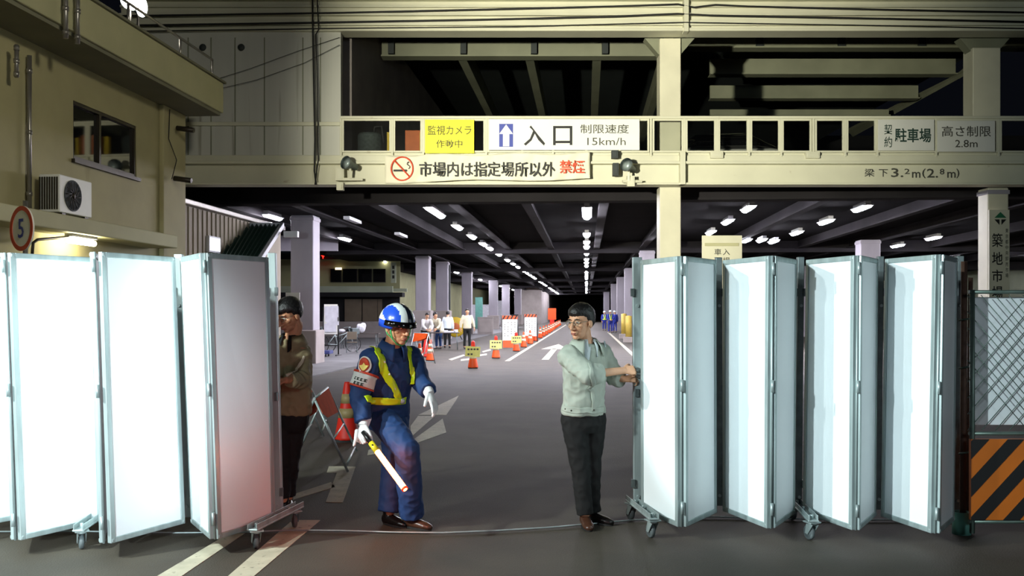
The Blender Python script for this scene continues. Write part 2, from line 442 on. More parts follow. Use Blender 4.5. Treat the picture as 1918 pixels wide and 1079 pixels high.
# ================================================================== BRIDGE (elevated deck) at depth 22
D = 22.0
def BX(x): return (x - CX) / F * D
def BZ(y): return CAMH - (y - HY) / F * D
deck = thing('elevated_parking_deck', 'cream steel parking deck spanning the road above the gate', 'bridge', (0, D, 0))
xL, xR = BX(225), BX(2250)
xo = BX(638)
# lower edge beam: web + flanges
mb = MB()
mb.box((xL, D+.06, BZ(343)), (xR, D+.30, BZ(308)))
mb.box((xL, D-.12, BZ(347)), (xR, D+.35, BZ(343)))
mb.box((xL, D-.12, BZ(308)), (xR, D+.35, BZ(303)))
mb.box((xL, D-.02, BZ(303)), (xR, D+.30, BZ(291)))
mb.box((xL, D+.05, BZ(291)), (xR, D+.30, BZ(283)))
mb.build('edge_beam', M['bridge'], deck, 0.01)
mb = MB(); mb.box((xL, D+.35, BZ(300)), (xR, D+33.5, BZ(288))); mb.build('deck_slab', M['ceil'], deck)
# solid left wall with panel joints
mb = MB(); mb.box((xL, D+.02, BZ(292)), (xo, D+.28, BZ(57)))
mb.build('wall_panel', M['bridge_wall'], deck)
mb = MB(); mb.box((xL, D-.05, BZ(236)), (xo, D+.02, BZ(229))); mb.build('wall_rail', M['bridge'], deck, .01)
for x in (262, 297, 352, 395, 440, 495, 567, 600):
    mb = MB(); mb.box((BX(x)-.012, D+.008, BZ(290)), (BX(x)+.012, D+.02, BZ(70 if x > 300 else 90))); mb.build('panel_joint', M['beam_green'], deck)
for x in (380, 452):
    mb = MB(); mb.lathe([(0.07, 0), (.085, .03), (.06, .06), (0.0, .07)], 14, Matrix.Translation((BX(x), D+.02, BZ(89))) @ Matrix.Rotation(pi/2, 4, 'X')); mb.build('vent_cap', M['beam_dark'], deck)
# side wall going back from the opening
mb = MB(); mb.tbox(-6.0, -5.75, 22.6, 60, 5.3, 9.6); mb.build('inner_wall', M['concrete'], deck)
# upper fascia with ribs
mb = MB()
mb.box((xL, D+.05, BZ(57)), (xR, D+.4, BZ(-140)))
mb.box((xL, D-.10, BZ(60)), (xR, D+.45, BZ(54)))
mb.box((xL, D-.04, BZ(48)), (xR, D+.1, BZ(38)))
mb.box((xL, D-.08, BZ(30)), (xR, D+.1, BZ(26)))
mb.box((xL, D-.04, BZ(14)), (xR, D+.1, BZ(10)))
mb.box((xL, D-.12, BZ(2)), (xR, D+.1, BZ(-8)))
mb.build('roof_fascia', M['bridge'], deck, .01)
mb = MB(); mb.box((xL, D+.4, BZ(-140)), (xR, D+42, BZ(-160))); mb.build('roof_slab', M['beam_dark'], deck)
mb = MB(); mb.box((BX(1279), D-.16, BZ(62)), (BX(1288), D+.1, BZ(-20))); mb.build('downpipe', M['bridge'], deck, .01)
mb = MB(); mb.box((BX(1272), D-.16, BZ(347)), (BX(1282), D+.1, BZ(286))); mb.build('downpipe', M['bridge'], deck, .01)
# columns at the front
for (x0, x1, ya, yb, lab) in ((1241, 1281, 62, 286, 1), (1838, 1891, 80, 300, 1)):
    mb = MB(); mb.box((BX(x0), D+.4, BZ(yb)), (BX(x1), D+.9, BZ(ya))); mb.build('upper_column', M['column_cream'], deck, .02)
    mb = MB(); cx = (BX(x0)+BX(x1))/2
    mb.prism([(cx-.6, D+.5, BZ(60)), (cx+.6, D+.5, BZ(60)), (cx+.22, D+.5, BZ(95)), (cx-.22, D+.5, BZ(95))], (0, .3, 0)); mb.build('bracket', M['beam_green'], deck)
mb = MB(); mb.box((BX(1241), D+.4, 0), (BX(1281), D+.9, BZ(345))); mb.build('lower_column', M['column_cream'], deck, .02)
# railing panels
rail = [(641, 733), (737, 791), (795, 909), (913, 1216), (1222, 1280), (1284, 1341), (1345, 1402), (1405, 1461), (1464, 1520), (1526, 1581), (1585, 1641), (1644, 1752), (1755, 1868), (1872, 1930), (1934, 2000)]
for (a, b) in rail:
    mb = MB(); t = .045
    z0, z1 = BZ(286), BZ(223)
    x0, x1 = BX(a), BX(b)
    mb.box((x0, D-.03, z0), (x0+t, D+.03, z1)); mb.box((x1-t, D-.03, z0), (x1, D+.03, z1))
    mb.box((x0+t, D-.03, z0), (x1-t, D+.03, z0+t)); mb.box((x0+t, D-.03, z1-t), (x1-t, D+.03, z1))
    fr = mb.build('rail_frame', M['bridge'], deck, .006)
    mb = MB(); mb.box((x0+t, D-.004, z0+t), (x1-t, D+.004, z1-t)); mb.build('rail_pane', M['clear'], fr)
mb = MB(); mb.box((xo, D-.06, BZ(223)), (xR, D+.06, BZ(218))); mb.build('top_rail', M['bridge'], deck, .01)
for x in (639, 735, 793, 911, 978, 1036, 1098, 1161, 1219, 1282, 1343, 1403, 1463, 1523, 1583, 1643, 1753, 1870, 1932):
    mb = MB(); mb.box((BX(x)-.025, D-.035, BZ(294)), (BX(x)+.025, D+.035, BZ(222))); mb.build('rail_post', M['bridge'], deck, .006)
# interior girders and purlins of the upper floor
def cross(y0, y1, d, x0, x1, m, nm='cross_girder'):
    z0, z1 = CAMH-(y1-HY)/F*d, CAMH-(y0-HY)/F*d
    X0, X1 = (x0-CX)/F*d, (x1-CX)/F*d
    mb = MB(); mb.box((X0, d, z0+.04), (X1, d+.12, z1)); mb.box((X0, d-.16, z0), (X1, d+.28, z0+.04)); return mb.build(nm, m, deck)
cross(78, 108, 26, 715, 1245, M['beam_green'])
for x in (733, 868, 1000, 1133):
    X = (x-CX)/F*25.9; mb = MB(); mb.box((X-.08, 25.8, 8.75), (X+.08, 25.98, 9.3)); mb.build('stiffener', M['beam_dark'], deck)
cross(70, 92, 26.9, 1290, 2000, M['beam_green'])
for x in (1422, 1575, 1725):
    X = (x-CX)/F*26.9; mb = MB(); mb.box((X-.1, 26.8, 9.2), (X+.1, 26.98, 9.6)); mb.build('stiffener', M['beam_dark'], deck)
cross(110, 141, 29.9, 1330, 1790, M['beam_green'])
cross(160, 186, 33.3, 1330, 1720, M['beam_green'])
cross(205, 218, 36, 1330, 1665, M['beam_green'])
for u in (-3.5, -1.6, .3, 2.3):
    mb = MB(); mb.tbox(u-.12, u+.12, 26.3, 58, 8.75, 9.3); mb.build('purlin', M['beam_green'], deck)
mb = MB(); mb.prism([P(1790, 140, 30), P(1840, 98, 27), P(1850, 110, 27), P(1600, 250, 44), P(1590, 240, 44)], (.05, .3, -.1)); mb.build('ramp_edge', M['beam_green'], deck)
mb = MB(); mb.box((-9, 55, 5.2), (40, 55.3, 12)); mb.build('rear_wall', M['dark'], deck)
# cables along the fascia
def cable(pts, r, label, m='cable', cat='cable', group=None, nm='cable'):
    mb = MB(); mb.tube(pts, r, 6); return tag(mb.build(nm, M[m]), label, cat, group)
cable([P(x, y, D-.14) for x, y in ((-100, 34), (300, 29), (640, 24), (900, 18), (1150, 12), (1270, 8), (1300, 14), (1340, 9), (1400, 12), (1650, 18), (2050, 26))], .022, 'upper black cable along the roof fascia of the deck')
cable([P(x, y, D-.14) for x, y in ((-100, 50), (300, 47), (560, 43), (900, 37), (1150, 31), (1270, 26), (1330, 29), (1650, 35), (2050, 44))], .024, 'second black cable along the roof fascia of the deck')
cable([P(x, y, D-.16) for x, y in ((-100, 62), (300, 58), (640, 53), (960, 50), (1280, 42), (1650, 48), (2050, 56))], .014, 'thin lowest cable along the roof fascia of the deck')
cable([P(x, y, D-.16) for x, y in ((585, -40), (586, 60), (588, 170), (590, 260), (589, 320), (592, 346))], .022, 'thick black cable hanging down the left wall of the deck')
cable([P(x, y, D-.13) for x, y in ((592, -40), (597, 55), (592, 64), (595, 170), (596, 300), (590, 346))], .016, 'thinner black cable hanging beside the thick one on the deck wall')
cable([P(x, y, D-.10) for x, y in ((395, 152), (470, 128), (560, 95), (636, 70))], .006, 'upper thin wire slanting across the left deck wall')
cable([P(x, y, D-.10) for x, y in ((395, 170), (480, 150), (570, 118), (636, 84))], .006, 'lower thin wire slanting across the left deck wall')

# signs on the railing
def board(nm, label, x0, y0, x1, y1, m, d=D-.10, th=.03, cat='sign'):
    c = P((x0+x1)/2, y1, d); r = thing(nm, label, cat, c)
    z0, z1 = P(0, y1, d).z, P(0, y0, d).z
    mb = MB(); mb.box((P(x0, 0, d).x, d, z0), (P(x1, 0, d).x, d+th, z1)); mb.build('board', M[m], r, .005)
    return r
def ptext(s, x0, y0, x1, y1, m, par, d=D-.10, **k):
    return text(s, M[m], par, P(x0, y1, d), (1, 0, 0), (0, 0, 1), (x1-x0)/F*d, (y1-y0)/F*d, **k)
s = board('warning_sign', 'bright yellow rectangular sign on the deck railing', 796, 224, 888, 287, 'yellow')
ptext('監視カメラ', 801, 235, 883, 253, 'ink_olive', s, bold=.008); ptext('作動中', 817, 262, 866, 277, 'ink_olive', s, bold=.008)
s = board('entrance_sign', 'long white entrance sign with a blue arrow on the deck railing', 916, 223, 1198, 281, 'sign_white')
ptext('入', 981, 235, 1021, 273, 'ink', s, bold=.012); ptext('口', 1036, 236, 1072, 272, 'ink', s, bold=.012)
ptext('制限速度', 1087, 233, 1178, 250, 'ink_soft', s, bold=.006); ptext('15km/h', 1100, 258, 1172, 272, 'ink_soft', s)
mb = MB(); d = D-.104
mb.box((P(935, 0, d).x, d, P(0, 275, d).z), (P(961, 0, d).x, d+.005, P(0, 232, d).z)); mb.build('arrow_field', M['ink_blue'], s)
mb = MB(); d = D-.108
mb.prism([P(x, y, d) for x, y in ((948, 233), (961, 251), (954, 251), (954, 274), (942, 274), (942, 251), (935, 251))], (0, .004, 0)); mb.build('arrow', M['sign_white'], s)
s = board('parking_sign', 'off white parking sign on the right end of the railing', 1645, 224, 1750, 282, 'sign_grey')
ptext('駐車場', 1676, 240, 1744, 267, 'ink_green', s, bold=.02)
ptext('契', 1656, 233, 1671, 252, 'ink_green', s, bold=.006); ptext('約', 1656, 256, 1671, 276, 'ink_green', s, bold=.006)
s = board('height_limit_sign', 'off white height limit sign beside the parking sign', 1756, 226, 1864, 284, 'sign_grey')
ptext('高さ制限', 1764, 236, 1856, 256, 'ink_soft', s, bold=.008); ptext('2.8m', 1789, 262, 1831, 276, 'ink_soft', s, bold=.006)
d = D+.055
for st, a, b, c, e in (('梁', 1619, 316, 1638, 331), ('下', 1646, 317, 1663, 331), ('3.', 1669, 315, 1692, 332), ('2', 1694, 316, 1704, 326), ('m', 1708, 322, 1724, 333), ('(', 1727, 316, 1734, 334), ('2.', 1736, 316, 1757, 333), ('8', 1760, 316, 1769, 327), ('m', 1774, 322, 1790, 333), (')', 1791, 316, 1797, 334)):
    ptext(st, a, b, c, e, 'ink_soft', deck, d=d, bold=.015)
# banner
bn = thing('banner', 'wrinkled white no smoking banner tied along the deck edge', 'banner', P(912, 340, D-.2))
def banner_pt(s_, t_):
    x = 721 + (1105-721)*s_
    top = 291 - 5*s_ + 2*sin(s_*17) ; bot = 342 - 7*s_ + 2.0*sin(s_*9+1)
    y = top + (bot-top)*t_
    dd = D - .22 + .035*sin(s_*26 + t_*2.4)*(.3+.7*abs(t_-.4)) + .02*sin(s_*61 + t_*5)
    return P(x, y, dd)
mb = MB(); nx, ny = 96, 14; vs = []; fs = []
for i in range(nx+1):
    for j in range(ny+1): vs.append(banner_pt(i/nx, j/ny))
for i in range(nx):
    for j in range(ny): k = i*(ny+1)+j; fs.append((k, k+1, k+ny+2, k+ny+1))
mb._add(vs, fs, True); o = mb.build('cloth', M['banner'], bn); sd = o.modifiers.new('solid', 'SOLIDIFY'); sd.thickness = .004
db = D-.285
ptext('市場内は指定場所以外', 785, 303, 1040, 331, 'ink', bn, d=db, bold=.012)
ptext('禁煙', 1048, 300, 1095, 325, 'ink_red', bn, d=db, bold=.012)
mb = MB(); c = P(753, 316, db); R_ = 20/F*D
ring = [c + Vector((R_*cos(g), 0, R_*sin(g)*1.08)) for g in [2*pi*k/40 for k in range(41)]]
mb.tube(ring, .018, 6, False); mb.tube([c + Vector((-R_*.7, 0, R_*.75)), c + Vector((R_*.7, 0, -R_*.75))], .018, 6)
mb.build('prohibition_ring', M['ink_red'], bn)
mb = MB(); mb.box((P(737, 0, db).x, db, P(0, 321, db).z), (P(762, 0, db).x, db+.01, P(0, 317.5, db).z)); mb.tube([P(765+3*sin(k*1.1), 316-k*2.2, db) for k in range(7)], .009, 5); mb.build('cigarette', M['ink'], bn)
# floodlights and boxes on the edge beam
def flood(x, y, label, flip=1):
    r = thing('floodlight', label, 'floodlight', P(x, y+30, D-.25))
    c = P(x, y, D-.42)
    ax = Vector((-.55*flip, -.75, .2)).normalized()
    q = ax.to_track_quat('Z', 'Y').to_matrix().to_4x4(); q.translation = c
    mb = MB(); mb.lathe([(0.0, -.24), (.07, -.22), (.08, -.05), (.15, .10), (.16, .14)], 20, q, True, False); mb.build('lamp_body', M['galv_dark'], r)
    mb = MB(); mb.lathe([(.0, .125), (.15, .12)], 20, q); mb.build('lens', M['galv'], r)
    mb = MB(); mb.bar(c + Vector((0, .05, -.02)), P(x, y+27, D-.3), .05); mb.bar(P(x-12, y+28, D-.3), P(x+24, y+28, D-.2), .06); mb.build('bracket', M['bridge'], r)
flood(655, 308, 'round floodlight on a bracket left of the banner')
flood(1178, 312, 'round floodlight on a bracket right of the banner')
def jbox(x0, y0, x1, y1, label, m='bridge', d=D-.3, nm='junction_box'):
    mb = MB(); mb.box((P(x0,0,d).x, d, P(0,y1,d).z), (P(x1,0,d).x, d+.16, P(0,y0,d).z)); mb.box((P(x0,0,d).x+.03, d-.012, P(0,y1,d).z+.03), (P(x1,0,d).x-.03, d, P(0,y0,d).z-.03))
    tag(mb.build(nm, M[m], None, .01), label, 'box')
jbox(628, 312, 644, 338, 'cream switch box on the deck edge left of the banner floodlight')
jbox(630, 341, 643, 356, 'small box hanging under the deck edge left of the banner')
jbox(1146, 281, 1158, 296, 'upper dark box on the deck edge right of the banner', 'beam_dark')
jbox(1148, 305, 1159, 329, 'lower dark box on the deck edge right of the banner', 'beam_dark')
jbox(1175, 329, 1189, 349, 'cream box below the right floodlight')
jbox(1331, 284, 1355, 296, 'small cream plate box on the kerb under the railing', d=D-.1)
jbox(1510, 284, 1536, 296, 'blank cream plate on the kerb under the right railing', d=D-.1)
# objects behind the railing
r = thing('water_pump', 'grey metal drum machine behind the left railing panel', 'machine', (BX(682), D+.9, BZ(288)))
mb = MB(); mb.lathe([(0.0, 0), (.34, 0), (.34, .18), (.30, .2), (.30, .58), (.26, .64), (.0, .66)], 24); mb.build('drum', M['galv_dark'], r, local=True)
mb = MB(); mb.tube([(.1, 0, .62), (.12, -.05, .8), (.3, -.05, .82), (.34, -.05, .4)], .03, 8); mb.build('hose', M['black_rubber'], r, local=True)
for x, wd, m, lab in ((724, 9, 'ypost', 'yellow post behind the left railing panel by the drum machine'), (785, 6, 'ypost', 'thin yellow post beside the orange locker')):
    mb = MB(); mb.box((BX(x)-wd/160, D+.5, BZ(288)), (BX(x)+wd/160, D+.6, BZ(240))); tag(mb.build('post', M[m]), lab, 'post')
r = thing('locker', 'orange brown locker behind the railing left of the yellow sign', 'locker', (BX(768), D+.8, BZ(288)))
mb = MB(); mb.box((-.19, -.15, 0), (.19, .15, .68)); mb.build('cabinet', M['rust'], r, .01, local=True)
mb = MB(); mb.box((-.17, -.165, .03), (.17, -.15, .64)); mb.build('door', M['rust'], r, .004, local=True)
r = thing('car', 'pale car parked on the upper deck behind the railing', 'car', (BX(1440), D+5, BZ(288)))
mb = MB(); mb.loft([(Vector((x, 0, zc)), Vector((0, wd, 0)), Vector((0, 0, h))) for x, zc, wd, h in ((-2.1, .55, .5, .16), (-2.0, .58, .8, .3), (-1.2, .62, .85, .36), (1.3, .62, .85, .38), (2.0, .6, .8, .3), (2.1, .58, .5, .18))], 20); mb.build('body', M['white'], r, local=True)
mb = MB(); mb.loft([(Vector((x, 0, zc)), Vector((0, wd, 0)), Vector((0, 0, h))) for x, zc, wd, h in ((-1.3, .9, .5, .1), (-.8, 1.05, .68, .32), (.7, 1.08, .68, .34), (1.5, .9, .5, .1))], 20); mb.build('cabin', M['glass'], r, local=True)
for sx in (-1.3, 1.3):
    for sy in (-.75, .75):
        mb = MB(); mb.lathe([(0, -.1), (.3, -.1), (.32, 0), (.3, .1), (0, .1)], 18, Matrix.Translation((sx, sy, .32)) @ Matrix.Rotation(pi/2, 4, 'X')); mb.build('wheel', M['black_rubber'], r, local=True)

# ================================================================== HALL UNDER THE DECK
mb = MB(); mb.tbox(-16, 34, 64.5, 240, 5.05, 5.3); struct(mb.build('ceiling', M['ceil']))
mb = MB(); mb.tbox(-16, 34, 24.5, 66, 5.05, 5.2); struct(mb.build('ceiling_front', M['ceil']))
for i, v in enumerate((24.5, 46, 66, 88, 110, 132, 154)):
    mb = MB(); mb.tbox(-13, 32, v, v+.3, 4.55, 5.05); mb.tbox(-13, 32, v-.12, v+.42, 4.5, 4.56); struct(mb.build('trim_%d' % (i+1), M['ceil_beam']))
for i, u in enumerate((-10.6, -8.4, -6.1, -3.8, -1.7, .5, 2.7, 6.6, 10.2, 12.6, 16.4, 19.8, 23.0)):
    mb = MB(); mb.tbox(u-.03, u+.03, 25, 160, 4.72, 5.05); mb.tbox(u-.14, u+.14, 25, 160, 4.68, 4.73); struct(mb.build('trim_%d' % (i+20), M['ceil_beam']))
# columns: thing with shaft and plinth
def column(u, v, wdt, label, plinth=None, m='column'):
    c = T(u, v); r = thing('column', label, 'column', c, -A)
    mb = MB(); h = wdt/2
    mb.box((-h, -h, 0), (h, h, 4.6)); mb.build('shaft', M[m], r, .03, local=True)
    if plinth:
        mb = MB(); mb.box((-h-.12, -h-.12, 0), (h+.12, h+.12, plinth)); mb.build('plinth', M['concrete'], r, .03, local=True)
    mb = MB(); mb.box((-h-.02, -h-.02, 4.44), (h+.02, h+.02, 4.54)); mb.build('capital', M['column'], r, .01, local=True)
    return r
column(-8.75, 28.6, .72, 'big lilac grey column behind the left gate end', 1.05)
column(-8.7, 49.5, .72, 'lilac column right behind the guard helmet, left of a close pair', 1.7)
column(-8.5, 55, .72, 'lilac column with a dark pipe, right of the close pair', 1.7)
column(-8.7, 68, .72, 'lilac column right behind the standing man in beige', 1.0)
column(-8.7, 87.5, .8, 'lilac column fourth along the left side of the hall', 1.3)
column(-8.7, 101, .8, 'lilac column fifth along the left side of the hall', 1.3)
column(-8.7, 119, .85, 'lilac column last before the far concrete block', 1.3)
column(2.95, 46, .72, 'nearest lilac column right of the road by the right gate end')
column(2.95, 64, .72, 'second lilac column on the right side of the road', .9)
column(2.95, 80, .72, 'third lilac column on the right side of the road', .9)
column(2.95, 99, .72, 'fourth lilac column on the right side of the road', .9)
column(2.95, 137, .85, 'farthest lilac column on the right side of the road', .9)
column(11.7, 40, .8, 'grey column rising behind the third panel pair of the right gate')
column(9.6, 66, .8, 'distant grey column behind the second panel pair of the right gate')
column(14.0, 62, .8, 'distant grey column behind the fourth panel pair of the right gate')
mb = MB(); mb.tbox(-8.12, -8.04, 54.95, 55.05, 1.74, 4.4); tag(mb.build('drainpipe', M['beam_dark']), 'dark vertical pipe on the side of a left hall column', 'pipe')
# fluorescent lights
def make_light(label, group):
    r = thing('ceiling_light', label, 'ceiling light', (0, 0, 0), -A, group)
    mb = MB(); mb.box((-.15, -.66, .0), (.15, .66, .03)); mb.box((-.08, -.63, .03), (.08, .63, .13)); mb.build('housing', M['housing'], r, local=True)
    mb = MB(); mb.prism([(.11*cos(-pi*q/10), -.62, -.002 + .075*sin(-pi*q/10)) for q in range(11)], (0, 1.24, 0)); mb.build('tube', M['tube'], r, local=True)
    return r
proto = None
def light(u, v, label, group=None, z=4.66):
    global proto
    if proto is None:
        proto = make_light(label, group); proto.location = T(u, v, z); return
    dup(proto, T(u, v, z), None, label, group)
    if group is None and 'group' in COL.objects[-1]: pass
gL = 'lights of the left lane row'; gM = 'lights of the middle row'; gF = 'lights of the far left row'
light(-4.6, 27.6, 'lit fluorescent batten, nearest the deck edge in the long left row', gL)
for v in (28.9, 33.2, 37.4, 41.6, 44.4, 49, 54.5, 58.8, 63, 68.5, 72.5, 76.5, 80.5, 84, 92, 97, 102, 107, 112, 117, 122, 127, 132, 137, 142, 147, 153):
    light(-4.6, v, 'lit fluorescent batten in the long diagonal row over the orange cones', gL)
for v in (28.0, 29.6, 36.9, 41.0, 43.9, 48.7, 54.2, 58, 62, 68, 72, 77, 81, 85, 91, 96, 101, 107, 112, 117, 123, 129, 135, 141, 147):
    light(.02, v, 'lit fluorescent batten in the straight row over the middle of the road', gM)
light(-10.0, 29.2, 'large lit fluorescent light above the green stair roof', gF)
light(-10.0, 38.2, 'lit fluorescent light above the dark yellowish building', gF)
for v in (71, 79, 87, 99, 108, 119, 126, 138):
    light(-9.9, v, 'small far lit fluorescent light between the left columns', gF)
gR = 'lights of the right bay'
for v in (27.9, 31.9, 36.2): light(4.75, v, 'lit fluorescent light in the row of three just right of the front column', gR)
for v in (28.1, 32.2, 36.6, 41.0): light(8.05, v, 'lit fluorescent light in the middle row of the right bay', gR)
for v in (39.6, 44, 48.6): light(14.2, v, 'lit fluorescent light in the row left of the sign pillar', gR)
for u, v in ((6.8, 40.4), (7.4, 40.2), (3.3, 40)): light(u, v, 'small distant lit light behind the entrance notice board', gR)
for u, v in ((20.5, 54), (27.5, 60), (23.0, 48)): light(u, v, 'distant lit light at the far right edge behind the fence', gR)
# unlit battens
for (u, v, lab) in ((-7.2, 36, 'unlit grey batten hanging under the ceiling left of the lit rows'), (-7.6, 30, 'unlit grey batten nearest the deck edge on the left'), (16.0, 31, 'unlit grey batten under the right bay ceiling')):
    mb = MB(); mb.tbox(u-.1, u+.1, v-.8, v+.8, 4.56, 4.66); tag(mb.build('ceiling_light', M['housing']), lab, 'ceiling light')
# far end, side walls
mb = MB(); mb.tbox(-30, 40, 225, 226, 0, 6); struct(mb.build('wall_back', M['dark']))
mb = MB(); mb.tbox(-16.2, -15.9, 72, 225, 0, 5.2); struct(mb.build('wall_left', M['far_wall']))
mb = MB(); mb.tbox(32, 32.3, 60, 225, 0, 5.2); struct(mb.build('wall_right', M['far_light']))
mb = MB(); mb.tbox(14.5, 32, 90, 90.4, 0, 5.2); struct(mb.build('wall_right_rear', M['far_light']))
mb = MB(); mb.tbox(-9.1, -6.2, 130, 205, 0, 5.0); o = struct(mb.build('wall_block', M['concrete']))
# far building on the left
b = thing('two_storey_building', 'dim olive two storey building with balcony behind the left columns', 'building', P(660, 640, 62))
d = 62.0
def fb(nm, x0, y0, x1, y1, m, dd=0, th=.3, par=None):
    q = MB(); q.box((P(x0,0,d).x, d+dd, P(0,y1,d).z), (P(x1,0,d).x, d+dd+th, P(0,y0,d).z)); return q.build(nm, M[m], par or b)
fb('upper_wall', 480, 480, 745, 545, 'far_wall', 1.2)
fb('roof_edge', 480, 472, 748, 484, 'dark', .9)
fb('balcony', 480, 536, 735, 548, 'far_light', .1); fb('balcony', 480, 540, 760, 546, 'far_light', .6)
fb('canopy', 480, 548, 755, 556, 'dark', -.5, 1.5)
fb('lower_wall', 480, 556, 745, 630, 'dark', 1.0)
for a, c in ((641, 673), (675, 703), (704, 712)): fb('shutter', a, 560, c, 606, 'shutter', .9, .15)
for a, c in ((613, 634), (636, 664), (666, 692), (694, 718)):
    wdw = fb('window', a, 502, c, 528, 'dark_frame', 1.1, .15); fb('pane', a+1, 503, c-1, 527, 'glass', 1.06, .05, wdw)
wdw = fb('window', 569, 500, 586, 528, 'housing', 1.05, .15); fb('pane', 570, 501, 585, 527, 'lit_warm', 1.0, .05, wdw)
fb('hanging_sign', 733, 492, 742, 530, 'far_light', -.2, .2); fb('entrance_lamp', 623, 500, 635, 504, 'lit_warm', .9, .1)
for yy in (498, 507, 516): fb('sign_mark', 735.5, yy, 739.5, yy+6, 'ink', -.23, .04)
mb = MB(); mb.box((P(470,0,58).x, 58, 0), (P(760,0,58).x, 61.3, 1.0)); tag(mb.build('loading_dock', M['concrete'], None, .03), 'low concrete loading dock in front of the olive building', 'dock')
# panels hanging left of the hall
mb = MB(); mb.box((P(400,0,42).x, 42, P(0,470,42).z), (P(632,0,42).x, 42.2, P(0,440,42).z)); struct(mb.build('trim_40', M['column']))
mb = MB(); mb.tube([P(605, 484, 62.5), P(605, 480, 62.5)], .03, 8); mb.ell(P(605, 477.5, 62.5), .12); mb.build('signal_lamp', mat('red_lamp', (255, 40, 30), .5, emit=((255, 30, 20), 6)), b)
mb = MB(); mb.ell(P(721, 488, 63.1), .1); mb.build('corner_lamp', M['bulb'], b)

# ================================================================== LEFT: SHED, GREEN ROOF, BUILDING
sh = thing('shed', 'beige ribbed shed with a small lit window behind the left gate', 'shed', T(-9.6, 23))
mb = MB(); mb.tbox(-11.5, -9.5, 19.5, 28.2, 0, 4.15); mb.build('wall', M['shed'], sh)
mb = MB(); mb.tbox(-11.7, -9.35, 19.3, 28.5, 4.15, 4.28); mb.build('roof', M['pipe'], sh, .02)
for k in range(30):
    mb = MB(); v = 19.7 + k*.28; mb.tbox(-9.5, -9.47, v, v+.06, 0, 4.13); mb.build('cladding_rib', M['shed'], sh)
p0 = WP(389, 441, -9.46); p1 = WP(410, 475, -9.46)
v0 = p0.x*SA + p0.y*CA; v1 = p1.x*SA + p1.y*CA
mb = MB(); mb.tbox(-9.5, -9.42, v0, v1, p1.z, p0.z); wf = mb.build('window', M['housing'], sh)
mb = MB(); mb.tbox(-9.42, -9.40, v0+.05, v1-.05, p1.z+.05, p0.z-.05); mb.build('pane', M['lit_window'], wf)
gr = thing('stair_canopy', 'dark green corrugated sloping roof over the stairs by the shed', 'roof', P(470, 480, 24.5))
a0, a1, b1, b0 = P(440, 421, 26.5), P(529, 421, 26.5), P(478, 500, 23.4), P(396, 500, 23.4)
mb = MB(); n = 44; vs = []; fs = []
for i in range(n+1):
    t = i/n; off = Vector((0, -.02, .03))*(1 if i % 4 < 2 else -1)
    vs += [a0.lerp(a1, t)+off, b0.lerp(b1, t)+off]
for i in range(n): fs.append((2*i, 2*i+1, 2*i+3, 2*i+2))
mb._add(vs, fs); o = mb.build('corrugated_sheet', M['green_roof'], gr); o.modifiers.new('s', 'SOLIDIFY').thickness = .03
mb = MB(); mb.bar(a1, b1, .10, .14); mb.build('gable_trim', M['housing'], gr, .01)
mb = MB(); mb.bar(a0, a1, .08, .1); mb.build('ridge_trim', M['housing'], gr)
mb = MB(); mb.prism([a1 + Vector((-.05, 0, -.1)), b1 + Vector((-.05, 0, -.1)), Vector((b1.x-.05, b1.y, 0)), Vector((a1.x-.05, a1.y, 0))], (-.05, 0, 0)); mb.build('side_wall', M['shed'], gr)
mb = MB(); mb.box((P(531,0,26).x, 26, P(0,444,26).z), (P(557,0,26).x, 26.2, P(0,433,26).z)); tag(mb.build('light_box', M['housing']), 'pale box light at the top of the green stair roof', 'box')

lb = thing('corner_building', 'two storey cream building on the left with wide roof overhang', 'building', T(-8.6, 14))
UW, UF = -8.2, -7.43
vend = 18.38
pw = [WP(x, y, UW) for x, y in ((137, 190), (254, 234), (256, 331), (137, 298))]
vs_ = [p.x*SA + p.y*CA for p in pw]; wv0, wv1 = min(vs_), max(vs_); wz0 = (pw[2].z+pw[3].z)/2; wz1 = (pw[0].z+pw[1].z)/2
mb = MB()
mb.tbox(-12, UW, 4, wv0, 0, 5.6); mb.tbox(-12, UW, wv1, vend, 0, 5.6); mb.tbox(-12, UW, wv0, wv1, 0, wz0); mb.tbox(-12, UW, wv0, wv1, wz1, 5.6)
mb.build('wall', M['cream'], lb)
mb = MB(); mb.tbox(UW, UW+.10, vend-1.0, vend, 0, 5.6); mb.build('corner_pilaster', M['cream'], lb, .02)
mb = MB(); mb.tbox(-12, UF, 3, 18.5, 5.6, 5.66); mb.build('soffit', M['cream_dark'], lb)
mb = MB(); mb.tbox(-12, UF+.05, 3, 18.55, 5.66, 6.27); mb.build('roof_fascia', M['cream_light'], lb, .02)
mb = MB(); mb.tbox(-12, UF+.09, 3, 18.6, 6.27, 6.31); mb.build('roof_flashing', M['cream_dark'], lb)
wf = MB().tbox(UW-.12, UW-.02, wv0, wv0+.05, wz0, wz1)
wf.tbox(UW-.12, UW-.02, wv1-.05, wv1, wz0, wz1); wf.tbox(UW-.12, UW-.02, wv0, wv1, wz0, wz0+.05); wf.tbox(UW-.12, UW-.02, wv0, wv1, wz1-.05, wz1)
vm = wv0 + (wv1-wv0)*.42; wf.tbox(UW-.12, UW-.03, vm-.03, vm+.03, wz0, wz1)
wfo = wf.build('window', M['dark_frame'], lb)
mb = MB(); mb.tbox(UW-.10, UW-.08, wv0+.05, vm-.03, wz0+.05, wz1-.05); mb.build('pane', M['glass'], wfo)
mb = MB(); mb.tbox(UW-.085, UW-.065, vm+.03, wv1-.05, wz0+.05, wz1-.05); mb.build('pane', M['glass'], wfo)
